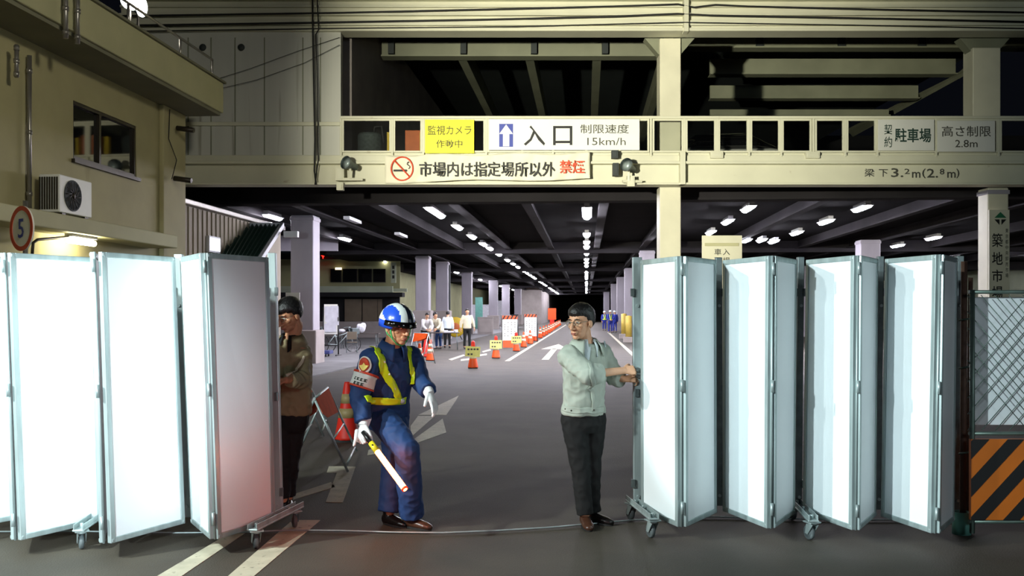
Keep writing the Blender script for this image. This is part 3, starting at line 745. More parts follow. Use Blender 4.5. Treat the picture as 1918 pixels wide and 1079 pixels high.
mb = MB(); mb.tbox(UW-.02, UW+.06, wv0-.05, wv1+.05, wz0-.07, wz0-.01); mb.build('sill', M['dark_frame'], wfo)
mb = MB(); mb.tbox(UW, UW+.55, 4, 17.0, 2.80, 3.04); mb.build('ledge', M['cream_light'], lb, .02)
mb = MB(); mb.tbox(UW-.05, UW+.03, 4, vend, 0, .3); mb.build('base_course', M['concrete'], lb)
# pipes on the face
def facepipe(x, y0, y1, u, r, lab):
    a_ = WP(x, y0, u); b_ = WP(x, y1, u); b_ = Vector((a_.x, a_.y, b_.z))
    mb = MB(); mb.tube([a_, b_], r, 10)
    for t in (.1, .5, .9):
        p = a_.lerp(b_, t); mb.tube([p + Vector((0, 0, .03)), p - Vector((0, 0, .03))], r*1.3, 10)
    tag(mb.build('downpipe', M['pipe']), lab, 'pipe')
facepipe(123, -40, 72, UF+.14, .035, 'left of two metal pipes crossing the roof fascia')
facepipe(145, -40, 82, UF+.14, .035, 'right of two metal pipes crossing the roof fascia')
facepipe(55, 104, 392, UW+.08, .032, 'long vertical metal downpipe on the cream wall left of the window')
facepipe(31, 84, 145, UW+.25, .03, 'short dark pipe under the roof overhang at the left edge')
cable([WP(318, 205, UW+.13), WP(316, 260, UW+.13), WP(331, 300, UW+.13), WP(322, 335, UW+.13)], .008, 'thin loose wire hanging on the corner of the cream building')
for (x, y) in ((331, 240), (326, 334)):
    mb = MB(); p = WP(x, y, UW+.2); mb.tube([p, p + T(.35, 0, -.05)], .05, 8); tag(mb.build('wall_bracket', M['dark_frame']), 'dark fixture sticking out of the cream building corner, %s one' % ('upper' if y < 300 else 'lower'), 'bracket')
# AC unit
p0 = WP(120, 413, UW+.5); vA = p0.x*SA + p0.y*CA; 
ac = thing('air_conditioner', 'white air conditioner unit with round fan on the left ledge', 'air conditioner', T(UW+.3, vA+.4, 3.04), -A)
p1 = WP(180, 400, UW+.5); vB = p1.x*SA + p1.y*CA; L_ = (vB - vA)/2
mb = MB(); mb.box((-.16, -L_, .04), (.16, L_, .60)); mb.build('case', M['white'], ac, .015, local=True)
mb = MB()
for k in range(8): mb.box((-.15+k*.038, -L_-.012, .08), (-.13+k*.038, -L_, .56))
mb.build('side_grille', M['dark_frame'], ac, local=True)
mf = Matrix.Translation((.162, -L_*.22, .32)) @ Matrix.Rotation(pi/2, 4, 'Y')
mb = MB(); mb.lathe([(0, 0), (.22, 0), (.235, .012), (.235, .0)], 28, mf); mb.build('fan_guard', M['beam_dark'], ac, local=True)
mb = MB()
for k in range(12): 
    g = 2*pi*k/12; mb.tube([mf @ Vector((.05*cos(g), .05*sin(g), .016)), mf @ Vector((.21*cos(g+.5), .21*sin(g+.5), .016))], .006, 5)
mb.lathe([(0, .01), (.05, .02), (.0, .03)], 14, mf); mb.build('fan', M['dark_frame'], ac, local=True)
for sy in (-L_*.7, L_*.7):
    mb = MB(); mb.box((-.15, sy-.05, 0), (.15, sy+.05, .04)); mb.build('foot', M['dark_frame'], ac, local=True)
# warm tube under the ledge
wl = thing('wall_light', 'bright warm fluorescent light under the left ledge', 'wall light', WP(152, 455, UW+.35))
pa, pb = WP(128, 450, UW+.35), WP(176, 455, UW+.35); pb.z = pa.z
mb = MB(); mb.tube([pa, pb], .045, 10); mb.build('tube', M['tube_warm'], wl)
mb = MB(); mb.bar(pa + Vector((0, 0, .09)), pb + Vector((0, 0, .09)), .12, .06); mb.build('housing', M['housing'], wl)
mb = MB(); mb.tube([WP(60, 480, UW+.3), WP(62, 455, UW+.3), WP(70, 449, UW+.3), pa + Vector((0, 0, .05))], .022, 8); mb.build('bracket', M['dark_frame'], wl)
# speed limit sign
nrm = Vector((-.58, -.81, 0)).normalized(); c = P(40, 428, 11.6); rr = .28
sp = thing('speed_sign', 'round white speed sign with red ring seen obliquely at far left', 'sign', c - Vector((0, 0, .3)))
q = nrm.to_track_quat('Z', 'Y').to_matrix().to_4x4(); q.translation = c
mb = MB(); mb.lathe([(0, -.02), (rr, -.02), (rr, 0), (0, 0)], 40, q, False); mb.build('disc', M['sign_white'], sp)
mb = MB(); mb.lathe([(rr*.80, .0), (rr*.80, .006), (rr*1.0, .006), (rr*1.0, 0)], 40, q, False, False); mb.build('ring', M['red'], sp)
xd = nrm.cross(UP)*-1
text('5', M['ink_blue'], sp, c - xd*.07 - UP*.12 + nrm*.004, xd, UP, .14, .24, bold=.01)
mb = MB(); mb.tube([c - nrm*.05 + UP*.35, Vector((c.x, c.y, 0)) - nrm*.05], .03, 10); mb.build('pole', M['pipe'], sp)
# roof floodlights with rail
for (x, y, dd, lab) in ((244, 0, 17.5, 'round glowing lamp on the roof of the cream building, left one'), (259, 13, 18.3, 'narrow glowing lamp on the roof of the cream building, right one')):
    c = P(x, y, dd); r = thing('roof_lamp', lab, 'lamp', c - Vector((0, 0, .6)))
    nn = Vector((.5, -.8, -.25)) if x < 250 else Vector((.95, -.2, -.15))
    q = nn.normalized().to_track_quat('Z', 'Y').to_matrix().to_4x4(); q.translation = c
    mb = MB(); mb.lathe([(0, -.22), (.09, -.2), (.11, -.06), (.18, .05), (.19, .08)], 20, q, True, False); mb.build('lamp_body', M['galv_dark'], r)
    mb = MB(); mb.lathe([(0, .07), (.17, .06)], 20, q); mb.build('bulb', M['bulb'], r)
    mb = MB(); mb.tube([c - Vector((0, 0, .1)), Vector((c.x, c.y, 6.3))], .03, 8); mb.build('stem', M['pipe'], r)
mb = MB(); mb.tube([T(-7.6, 13, 6.75), T(-7.6, 18.5, 6.75)], .025, 8)
for v in (13, 15, 17, 18.5): mb.tube([T(-7.6, v, 6.3), T(-7.6, v, 6.75)], .025, 8)
tag(mb.build('roof_rail', M['pipe']), 'low pipe rail on the roof edge of the cream building', 'rail')
# notice board and sign pillar behind the right gate
nb = thing('notice_board', 'cream entrance notice board on a post behind the right gate', 'sign', P(1352, 740, 20.5))
def rb(nm, x0, y0, x1, y1, m, d, par, th=.04):
    q = MB(); q.box((P(x0,0,d).x, d, P(0,y1,d).z), (P(x1,0,d).x, d+th, P(0,y0,d).z)); return q.build(nm, M[m], par, .005)
rb('board', 1315, 441, 1390, 540, 'column_cream', 20.5, nb)
for s_, a, bq, c, e in (('車', 1338, 466, 1351, 478), ('両', 1338, 482, 1351, 495), ('入', 1354, 466, 1367, 478), ('場', 1354, 482, 1367, 495)):
    ptext(s_, a, bq, c, e, 'ink_soft', nb, d=20.5, bold=.01)
mb = MB(); p = P(1352, 540, 20.56); mb.box((p.x-.05, p.y, 0), (p.x+.05, p.y+.08, p.z)); mb.build('post', M['pipe'], nb)
rb('header', 1320, 455, 1384, 461, 'cream_light', 20.48, nb, .02)
sp = column(0, 0, .5, 'pale column at the right edge behind the fence, carrying the vertical sign', None, 'column_cream')
sp.location = ((1860-CX)/F*22.7, 22.7, 0); sp.rotation_euler = (0, 0, 0)
for k in list(sp.children): pass
ps = thing('market_sign', 'tall narrow cream vertical sign with green emblem on the right column', 'sign', P(1872, 560, 22.2))
rb('board', 1853, 393, 1891, 640, 'column_cream', 22.2, ps, .06)
for s_, y0, y1 in (('築', 437, 463), ('地', 472, 496), ('市', 505, 528), ('場', 536, 560)):
    ptext(s_, 1858, y0, 1878, y1, 'ink', ps, d=22.2, bold=.006 if s_ == '築' else .012)
for k, s_ in enumerate('東京都中央卸売市場'): ptext(s_, 1883, 428+k*10.5, 1888.5, 436+k*10.5, 'ink_soft', ps, d=22.2, bold=.01)
mb = MB(); mb.prism([P(x, y, 22.19) for x, y in ((1874, 397), (1885, 408), (1863, 408))], (0, .01, 0)); mb.build('emblem', M['emblem'], ps)
mb = MB(); mb.prism([P(x, y, 22.19) for x, y in ((1863, 411), (1872, 411), (1872, 421))], (0, .01, 0)); mb.prism([P(x, y, 22.19) for x, y in ((1876, 411), (1885, 411), (1876, 421))], (0, .01, 0)); mb.build('emblem_base', M['ink'], ps)
# ================================================================== FOLDING GATES
ZB, ZT = 0.11, 1.99
def edge(xb, yb, xt, d=None):
    d = d or F*(CAMH-ZB)/(yb-HY)
    return Vector(((xb-CX)/F*d, d, ZB)), Vector(((xt-CX)/F*d, d, ZT))
def panel(par, e0, e1, th=.035, fw=.036):
    b0, t0 = e0; b1, t1 = e1
    ux = (b1-b0); ux.z = 0; L = ux.length; ux.normalize(); n = Vector((ux.y, -ux.x, 0))
    def q(s, t, k): # s,t in 0..1
        return b0.lerp(b1, s).lerp(t0.lerp(t1, s), t) + n*k
    H = (t0-b0).length; a = fw/L; c = fw/H
    def slab(mb, s0, s1, t0_, t1_, k0, k1):
        vs = [q(s0,t0_,k0), q(s1,t0_,k0), q(s1,t0_,k1), q(s0,t0_,k1), q(s0,t1_,k0), q(s1,t1_,k0), q(s1,t1_,k1), q(s0,t1_,k1)]
        mb._add(vs, [(3,2,1,0),(4,5,6,7),(0,1,5,4),(1,2,6,5),(2,3,7,6),(3,0,4,7)])
    mb = MB(); h = th/2
    slab(mb, 0, a, 0, 1, -h, h); slab(mb, 1-a, 1, 0, 1, -h, h); slab(mb, a, 1-a, 0, c, -h, h); slab(mb, a, 1-a, 1-c, 1, -h, h)
    for s_ in (a*.15, 1-a*.65):
        for t_ in (c*.2, 1-c*.8): slab(mb, s_, s_+a*.5, t_, t_+c*.6, -h-.004, h+.004)
    fr = mb.build('panel_frame', M['galv'], par, .004)
    mb = MB(); slab(mb, a, 1-a, c, 1-c, -h*.55, h*.55); mb.build('panel_sheet', M['sheet'], fr)
    return fr
def gpost(par, xb, xt, d, w_=.05, m='galv', z0=.12, z1=2.02, dp=.05):
    X0 = (xb-CX)/F*d; X1 = (xt-CX)/F*d; mb = MB()
    mb.prism([(X0-w_/2, d, z0), (X0+w_/2, d, z0), (X1+w_/2, d, z1), (X1-w_/2, d, z1)], (0, dp, 0))
    o = mb.build('post', M[m], par, .005)
    for z, t in ((.30, .15), (1.75, .85)):
        x = X0+(X1-X0)*(z/2)
        for s_ in (-1, 1):
            mb = MB(); mb.box((x+s_*w_*.55-w_*.2, d-.012, z-.03), (x+s_*w_*.55+w_*.2, d+.01, z+.03)); mb.build('hinge_plate', M['galv_dark'], o)
        mb = MB(); mb.tube([(x, d-.012, z-.1), (x, d+.01, z-.1)], .012, 8); mb.build('bolt', M['galv'], o)
    return o
def hinge(par, e):
    b, t = e; mb = MB()
    for s in (.05, .5, .93): mb.tube([b.lerp(t, s) + Vector((0, -.01, 0)), b.lerp(t, s+.045) + Vector((0, -.01, 0))], .011, 8)
    mb.tube([b + Vector((0, .012, 0)), t + Vector((0, .012, 0))], .008, 6)
    mb.build('hinge', M['galv'], par)
def caster(par, at, yaw):
    R_ = Matrix.Translation(at) @ Matrix.Rotation(yaw, 4, 'Z')
    mb = MB()
    mb.box((-.045, -.045, .125), (.045, .045, .135), R_); mb.lathe([(.03, .112), (.03, .126)], 14, R_)
    for s in (-1, 1): mb.prism([R_ @ Vector((s*.024, -.04, .115)), R_ @ Vector((s*.024, .03, .115)), R_ @ Vector((s*.024, .045, .045)), R_ @ Vector((s*.024, .015, .04))], R_.to_3x3() @ Vector((s*.004, 0, 0)))
    f = mb.build('caster_fork', M['galv'], par, .002)
    mb = MB(); m2 = R_ @ Matrix.Translation((0, .03, .052)) @ Matrix.Rotation(pi/2, 4, 'Y')
    mb.lathe([(.0, -.016), (.028, -.018), (.03, -.012), (.044, -.015), (.052, -.009), (.052, .009), (.044, .015), (.03, .012), (.028, .018), (0, .016)], 24, m2); mb.build('wheel', M['rubber'], f)
def base(par, near, far, wheels, yaw=.35):
    mb = MB(); near = Vector(near); far = Vector(far)
    mb.bar(near, far, .075, .012); mb.bar(near + Vector((-.03, 0, .02)), far + Vector((-.03, 0, .02)), .006, .04); mb.bar(near + Vector((.03, 0, .02)), far + Vector((.03, 0, .02)), .006, .04)
    for t in (.08, .45, .75):
        p = near.lerp(far, t); mb.tube([p, p + Vector((0, 0, .035))], .012, 8)
    mb.build('caster_base', M['galv'], par, .003)
    for t in wheels: caster(par, Vector((near.lerp(far, t).x, near.lerp(far, t).y, 0)), yaw)

gl = thing('folding_gate', 'white folding gate panels on casters filling the left side, wider opened', 'gate', ((190-CX)/F*6.7, 6.7, 0))
E = {}
E['f0'] = edge(28, 973, 11); E['n1'] = edge(36, 1012, 16); E['f1'] = edge(189, 977, 176); E['n2'] = edge(205, 1018, 187)
E['f2'] = edge(344, 980, 325); E['f3'] = edge(362, 979, 341); E['n3'] = edge(398, 1010, 379); E['n4'] = edge(405, 1010, 385); E['f4'] = edge(513, 977, 500)
n0 = E['f0'][0] + Vector((-.35, -.55, 0)); n0t = E['f0'][1] + Vector((-.33, -.55, 0))
panel(gl, (n0, n0t), E['f0'])
def shift(e, dx, dy): return (e[0] + Vector((dx, dy, 0)), e[1] + Vector((dx, dy, 0)))
panel(gl, shift(E['n1'], -.04, .01), shift(E['f0'], .02, .05)); panel(gl, E['n1'], E['f1']); panel(gl, shift(E['n2'], -.05, .01), shift(E['f1'], .025, .02)); panel(gl, E['n2'], E['f2']); panel(gl, E['f3'], E['n3']); panel(gl, E['n4'], E['f4'])
for k, dx in (('n1', -.025), ('n2', -.035), ('n3', .018)): hinge(gl, shift(E[k], dx, -.012))
gpost(gl, 196, 183, 6.78); gpost(gl, 353, 333, 6.74, .06); ep = gpost(gl, 521, 508, 6.76, .058, 'galv', .12, 2.03)
X = (521-CX)/F*6.76
base(gl, ((146-CX)/F*6.22, 6.22, .145), ((224-CX)/F*7.15, 7.15, .145), (.08, .92), .5)
base(gl, ((472-CX)/F*6.24, 6.24, .145), ((561-CX)/F*7.0, 7.0, .145), (.08, .90), .4)
def handle(par, x, y0, y1, d, w_, m='galv'):
    p0 = P(x, y0, d); p1 = P(x, y1, d); o = Vector((0, -.055, 0))
    mb = MB(); mb.tube([p0, p0+o, p1+o, p1], .007, 8); mb.build('handle', M[m], par)
    q = P(x+w_, y1+28, d); mb = MB(); mb.box((q.x-.012, q.y-.02, q.z-.03), (q.x+.012, q.y+.0, q.z+.03)); mb.build('latch', M['galv_dark'], par)
handle(gl, 507, 678, 715, 6.755, 11)
# right gate
gr2 = thing('folding_gate', 'white folding gate on casters at right, four folded pairs pulled by the man in grey', 'gate', ((1500-CX)/F*7.0, 7.0, 0))
RR = {}
for k, v in dict(a1f=(1204, 957, 1203), a1n=(1273, 987, 1272), b1n=(1281, 987, 1281), b1f=(1339, 960, 1338), a2f=(1357, 957, 1357), a2n=(1440, 990, 1443), b2n=(1447, 989, 1449), b2f=(1485, 962, 1489), a3f=(1507, 960, 1513), a3n=(1599, 993, 1603), b3n=(1605, 993, 1609), b3f=(1637, 966, 1641), a4f=(1653, 967, 1661), a4n=(1747, 999, 1757), b4n=(1755, 999, 1763), b4f=(1783, 975, 1789)).items(): RR[k] = edge(*v)
for i in '1234':
    panel(gr2, RR['a'+i+'f'], RR['a'+i+'n']); panel(gr2, RR['b'+i+'n'], RR['b'+i+'f'])
    hinge(gr2, shift(RR['a'+i+'n'], .014, -.012))
gpost(gr2, 1196, 1194, 7.10, .072); gpost(gr2, 1348, 1347, 7.14, .05, 'galv_dark'); gpost(gr2, 1496, 1501, 7.08, .05, 'galv_dark'); gpost(gr2, 1645, 1651, 7.0, .045, 'galv_dark'); gpost(gr2, 1793, 1800, 6.95, .05, 'galv_dark')
base(gr2, ((1226-CX)/F*6.56, 6.56, .145), ((1180-CX)/F*7.25, 7.25, .145), (.07, .9), .35)
base(gr2, ((1524-CX)/F*6.50, 6.50, .145), ((1484-CX)/F*7.25, 7.25, .145), (.07, .9), .35)
handle(gr2, 1200, 668, 708, 7.095, -7)

# ================================================================== FENCE AT RIGHT
fd = 6.6
fn = thing('fence_panel', 'chain link fence panel with white backing sheet at the right edge', 'fence', P(1930, 985, fd))
def fx(x): return (x-CX)/F*fd
def fz(y): return CAMH-(y-HY)/F*fd
mb = MB()
mb.tube([(fx(1821), fd, .04), (fx(1821), fd, fz(543))], .018, 10); mb.tube([(fx(2010), fd, .04), (fx(2010), fd, fz(543))], .018, 10)
for y in (547, 812, 977): mb.tube([(fx(1815), fd, fz(y)), (fx(2012), fd, fz(y))], .014, 10)
mb.build('frame', M['wire'], fn)
mb = MB(); s_ = .098; x0, x1, z0, z1 = fx(1812), fx(2008), fz(806), fz(553)
h_ = (z1-z0)
for k in range(-4, 12):
    for sg in (1, -1):
        a_ = x0 + k*s_ if sg > 0 else x0 + k*s_
        p0 = Vector((a_, fd-.01*sg*.4, z0)); p1 = Vector((a_ + h_*.86, fd-.01*sg*.4, z1)) if sg > 0 else None
        if sg < 0: p0 = Vector((a_, fd+.004, z1)); p1 = Vector((a_ + h_*.86, fd+.004, z0))
        d_ = p1-p0
        t0 = max(0, (x0-p0.x)/d_.x); t1 = min(1, (x1-p0.x)/d_.x)
        if t1 > t0: mb.tube([p0 + d_*t0, p0 + d_*t1], .0032, 5)
mb.build('wire_mesh', M['wire'], fn)
mb = MB(); mb.box((fx(1836), fd+.12, fz(800)), (fx(2008), fd+.14, fz(556))); mb.build('backing_sheet', M['sheet'], fn, .004)
mb = MB(); xa, xb, za, zb = fx(1816), fx(2008), fz(973), fz(822)
mb.box((xa, fd-.02, za), (xb, fd+.01, zb)); mb.cur = 1
hh = zb-za; slope = .92
for k in range(-3, 6):
    a_ = xa - .02 + k*.245
    poly = [(a_, za), (a_+.115, za), (a_+.115+hh*slope, zb), (a_+hh*slope, zb)]
    # clip to board in x
    def clip(pl, lim, gt):
        out = []
        for i in range(len(pl)):
            p, q = pl[i], pl[(i+1) % len(pl)]
            ip = (p[0] >= lim) if gt else (p[0] <= lim); iq = (q[0] >= lim) if gt else (q[0] <= lim)
            if ip: out.append(p)
            if ip != iq:
                t = (lim-p[0])/(q[0]-p[0]); out.append((lim, p[1]+(q[1]-p[1])*t))
        return out
    poly = clip(poly, xa, True); poly = clip(poly, xb, False) if poly else poly
    if len(poly) > 2: mb.prism([(x, fd-.024, z) for x, z in poly], (0, .003, 0))
mb.build('striped_board', [M['fence_orange'], M['fence_black']], fn)
r = thing('gate_post', 'rusty brown post in a green can between right gate and fence', 'post', P(1801, 1015, 6.55))
mb = MB(); mb.tube([P(1803, 1000, 6.75), P(1806, 490, 6.75)], .022, 10); mb.tube([P(1812, 1000, 6.85), P(1818, 520, 6.85)], .016, 10); mb.build('pole', M['rust_dark'], r)
mb = MB(); mb.lathe([(.0, 0), (.065, 0), (.06, .16), (.05, .16), (.045, .06), (0, .06)], 18, Matrix.Translation((P(1801, 0, 6.75).x, 6.75, 0))); mb.build('base_can', M['teal'], r)
for y in (600, 690, 850): mb = MB(); mb.tube([P(1796, y, 6.72), P(1822, y-4, 6.66)], .008, 6); mb.build('wire_tie', M['wire'], r)

# ================================================================== BARRICADES, CONES, BOARDS
def barricade(name, label, loc, rz, L=1.35, H=.74, sp=.33):
    r = thing(name, label, 'barricade', loc, rz, None)
    for sx in (-1, 1):
        mb = MB()
        for y in (-L/2, L/2): mb.tube([(0, y, H), (sx*sp, y*1.02, .012)], .0125, 8)
        mb.tube([(sx*sp*.93, -L/2, .06), (sx*sp*.93, L/2, .06)], .011, 8); mb.tube([(sx*sp*.55, -L/2, .33), (sx*sp*.55, L/2, .33)], .009, 8)
        mb.build('leg_frame', M['galv'], r, local=True)
    mb = MB(); mb.tube([(0, -L/2-.02, H), (0, L/2+.02, H)], .014, 8); mb.build('top_rail', M['galv'], r, local=True)
    mb = MB(); k0 = .17/H
    for sx in (-1, 1):
        mb.prism([(sx*.012, -L/2+.03, H-.0), (sx*.012, L/2-.03, H), (sx*(sp*.36), L/2-.05, H-.27), (sx*(sp*.30), -L/2+.3, H-.22), (sx*(sp*.22), -L/2+.05, H-.15)], (sx*.006, 0, 0))
    mb.build('orange_board', M['board_orange'], r, local=True)
    return r
mO = M['orange']
barricade('barricade', 'nearest A frame barricade with orange board left of the guard', (-2.03, 9.95, 0), .10)
barricade('barricade', 'A frame barricade half hidden behind the worker at the left gate end', (-2.85, 12.6, 0), .16)
barricade('barricade', 'orange topped A frame barricade far right behind the guard shoulder', ((789-CX)/F*29, 29, 0), .9, .62, .95, .3)
def make_cone(label, group=None, m='orange', band='reflect'):
    r = thing('traffic_cone', label, 'traffic cone', (0,0,0), 0, group)
    mb = MB(); mb.lathe([(.0, .0), (.19, 0), (.19, .03), (0, .03)], 4, Matrix.Rotation(pi/4, 4, 'Z'), False); mb.build('base', M['black_rubber'], r, local=True)
    mb = MB(); mb.lathe([(.0, .025), (.15, .025), (.145, .05), (.035, .68), (.03, .70), (0, .70)], 22); c = mb.build('cone_body', M[m], r, local=True)
    def rad(z): return .145 + (z-.05)/(.63)*(.035-.145) + .003
    for z0, z1 in ((.28, .39), (.45, .56)):
        mb = MB(); mb.lathe([(rad(z0)-.004, z0), (rad(z0), z0), (rad(z1), z1), (rad(z1)-.004, z1)], 22); mb.build('band', M[band], c, local=True)
    return r
def gxy(x, y): p = G(x, y); return (p.x, p.y, 0)
near = make_cone('big orange cone with sandy bands left of the guard', None, 'cone_red', 'reflect_dull'); near.location = gxy(650, 826); near.scale = (1.05,)*3
c1 = make_cone('orange cone with cream bands right of the guard back, standing left of the folding table'); c1.location = gxy(806, 676)
dup(c1, gxy(786, 688), 0, 'orange cone half hidden by the guard, in front of the orange topped barricade')
red = make_cone('plain red cone behind the barricade by the guard shoulder', None, 'cone_red'); red.location = gxy(797, 669)
for ch in red.children_recursive:
    if ch.name.startswith('band'): bpy.data.objects.remove(ch)
def yellow_board(root, tilt):
    m_ = Matrix.Rotation(tilt, 4, 'Y')
    mb = MB(); mb.box((-.21, -.16, .34), (.21, -.145, .63), Matrix.Translation((0, 0, .5)) @ m_ @ Matrix.Translation((0, 0, -.5)))
    b = mb.build('board', mat('board_yellow', (224, 222, 130), .5), root, local=True)
    mb = MB(); mb.lathe([(.03, .60), (.06, .62), (.055, .74), (.03, .78), (0, .79)], 14); mb.build('warning_lamp', M['cone_red'], root, local=True)
    for z in (.55, .41):
        mb = MB()
        for k in range(4 if z > .5 else 2): mb.box((-.15+k*.085, -.166, z-.025), (-.09+k*.085, -.16, z+.025))
        mb.build('lettering', M['ink_soft'], b, local=True)
for x, y, lab, t in ((886, 690, 'cone with a tilted yellow board, nearest of the boarded cones', .06), (929, 671, 'cone with a yellow board and red lamp, second of the boarded cones', .0), (967, 658, 'cone with a yellow board at the head of the long cone row', -.04)):
    c = dup(c1, gxy(x, y), 0, lab); yellow_board(c, t)
gc = 'orange cones along the lane line'
dup(c1, gxy(981, 650.5), 0, 'orange cone in front of the second white notice board, first without a board')
dup(c1, gxy(993, 644.5), 0, 'orange cone under the second white notice board')
for x, y in ((1003, 639), (1012, 633.5), (1018, 630), (1023, 627), (1028, 624), (1032, 621.3), (1035.5, 618.8), (1038.5, 616.6), (1041.5, 614.6), (1044, 612.8), (1046.5, 611), (1049, 609.4)):
    dup(c1, gxy(x, y), 0, 'orange and white cone in the long receding row along the lane line', gc)
def standing_board(label, x, y, w_, h_, rz):
    p = gxy(x, y); r = thing('notice_board', label, 'sign', p, rz)
    Lm = Matrix.Rotation(-.10, 4, 'X')
    mb = MB(); mb.box((-w_/2, -.015, .32), (w_/2, .015, h_), Lm); b = mb.build('board', M['sign_white'], r, local=True)
    mb = MB(); mb.box((-w_/2, -.022, h_-.16), (w_/2, -.015, h_), Lm); mb.cur = 1
    for k in range(4): mb.prism([Lm @ Vector((-w_/2 + k*w_/4, -.024, h_-.16)), Lm @ Vector((-w_/2 + k*w_/4+.07, -.024, h_-.16)), Lm @ Vector((-w_/2 + k*w_/4+.15, -.024, h_)), Lm @ Vector((-w_/2 + k*w_/4+.08, -.024, h_))], (0, -.003, 0))
    mb.build('striped_header', [M['orange'], M['ink']], r, local=True)
    mb = MB(); mb.box((-w_/2+.04, -.03, .02), (w_/2-.2, .02, .34), Lm); mb.build('orange_skirt', M['orange'], r, local=True)
    mb = MB()
    for sx in (-1, 1): mb.tube([(sx*w_/2, .0, 0), (sx*w_/2, -.1, h_)], .015, 6); mb.tube([(sx*w_/2, .55, 0), (sx*w_/2, .12, h_*.9)], .015, 6)
    mb.build('stand', M['beam_dark'], r, local=True)
    mb = MB()
    for k in range(4):
        for j in range(7):
            if (k*3+j) % 4: mb.box((-w_/2+.1+k*.15, -.02, h_-.33-j*.1), (-w_/2+.13+k*.15, -.0165, h_-.28-j*.1), Lm)
    mb.build('lettering', M['ink_soft'], b, local=True)
standing_board('white notice board with orange and black header, left of a pair by the cones', 955, 652, .70, 1.45, -.1)
standing_board('white notice board with orange and black header, right of a pair by the cones', 994, 641, .68, 1.50, -.1)
r = thing('road_sign', 'small distant orange sign at the far end of the cone row', 'sign', gxy(1034, 609.5))
mb = MB(); mb.box((-.5, 0, .7), (.5, .05, 2.1)); mb.build('board', M['orange'], r, local=True)
mb = MB(); mb.box((-.28, -.02, 0), (.28, .1, .7)); mb.build('stand', M['cone_red'], r, local=True)

# ================================================================== LEFT SIDE OF THE HALL: boards, bikes, tables
d = 34.0
r = thing('paper_board', 'black wheeled stand with white papers left of the guard', 'sign', P(620, 667, d))
mb = MB(); x0, x1 = P(607, 0, d).x, P(632, 0, d).x
mb.box((x0, d, P(0, 626, d).z), (x1, d+.03, P(0, 570, d).z)); mb.build('board', M['sign_white'], r)
mb = MB()
for k, (a, b_, c, e) in enumerate(((608, 574, 620, 590), (619, 573, 634, 594), (609, 590, 632, 603), (612, 602, 635, 609), (608, 606, 630, 622))):
    mb.box((P(a,0,d).x, d-.02-.005*k, P(0,e,d).z), (P(c,0,d).x, d-.012-.005*k, P(0,b_,d).z))
mb.build('papers', M['bag'], r)
mb = MB()
for x in (x0-.03, x1+.03): mb.tube([(x, d+.03, .06), (x, d+.03, P(0, 575, d).z)], .025, 8); mb.tube([(x, d-.45, .05), (x, d+.5, .05)], .025, 8); mb.lathe([(0, 0), (.04, 0), (.04, .04), (0, .04)], 10, Matrix.Translation((x, d-.42, 0))); mb.lathe([(0, 0), (.04, 0), (.04, .04), (0, .04)], 10, Matrix.Translation((x, d+.47, 0)))
mb.tube([(x0, d+.03, .4), (x1, d+.03, .4)], .02, 8)
mb.build('stand', M['black_plastic'], r)
mb = MB(); q = P(575, 664, 35)
mb.prism([(q.x-.25, 35, 0), (q.x+.2, 35, 0), (q.x+.2, 35, 1.58), (q.x+.12, 35, 1.68), (q.x-.25, 35, 1.68)], (0, .12, 0)); tag(mb.build('partition_panel', M['column'], None, .02), 'pale grey partition panel with rounded corner behind the left gate worker', 'panel')
mb = MB(); mb.box((P(535,0,27.9).x, 27.9, P(0,590,27.9).z), (P(561,0,27.9).x, 27.93, P(0,548,27.9).z)); tag(mb.build('poster', M['sign_grey']), 'white poster on the column behind the left gate worker', 'sign')
def bicycle(label, loc, rz):
    r = thing('bicycle', label, 'bicycle', loc, rz)
    for x in (-.52, .52):
        mb = MB(); ring = [(x + .32*cos(g), 0, .33+.32*sin(g)) for g in [2*pi*k/28 for k in range(29)]]
        mb.tube(ring, .018, 6, False)
        for k in range(10): g = 2*pi*k/10; mb.tube([(x, 0, .33), (x+.31*cos(g), 0, .33+.31*sin(g))], .003, 4)
        mb.build('wheel', M['black_rubber'], r, local=True)
    mb = MB()
    for a, b_ in (((-.52,0,.33), (-.12,0,.30)), ((-.12,0,.30), (-.25,0,.82)), ((-.52,0,.33), (-.22,0,.72)), ((-.12,0,.30), (.36,0,.78)), ((-.2,0,.62), (.36,0,.80)), ((.52,0,.33), (.34,0,.95))): mb.tube([a, b_], .018, 8)
    mb.build('frame', M['galv'], r, local=True)
    mb = MB(); mb.tube([(.22, -.28, .98), (.34, -.2, 1.0), (.34, .2, 1.0), (.22, .28, .98)], .014, 8); mb.build('handlebar', M['galv'], r, local=True)
    mb = MB(); mb.ell((-.27, 0, .86), (.14, .08, .04)); mb.build('saddle', M['black_rubber'], r, local=True)
    mb = MB(); mb.box((.42, -.17, .72), (.74, .17, .96)); mb.build('basket', M['galv_dark'], r, .03, local=True)
bicycle('bicycle turned toward the camera, left of the paper board', gxy(594, 661), 1.2)
bicycle('bicycle standing sideways right of the paper board', gxy(638, 660), .5)
r = thing('hand_cart', 'low dark blue flat cart on the floor left of the paper board', 'cart', gxy(592, 669))
mb = MB(); mb.box((-.55, -.35, .12), (.55, .35, .24)); mb.build('deck', M['blue_cloth'], r, .02, local=True)
for sx in (-.4, .4):
    for sy in (-.25, .25):
        mb = MB(); mb.lathe([(0, -.02), (.06, -.02), (.06, .02), (0, .02)], 14, Matrix.Translation((sx, sy, .06)) @ Matrix.Rotation(pi/2, 4, 'Y')); mb.build('wheel', M['black_rubber'], r, local=True)
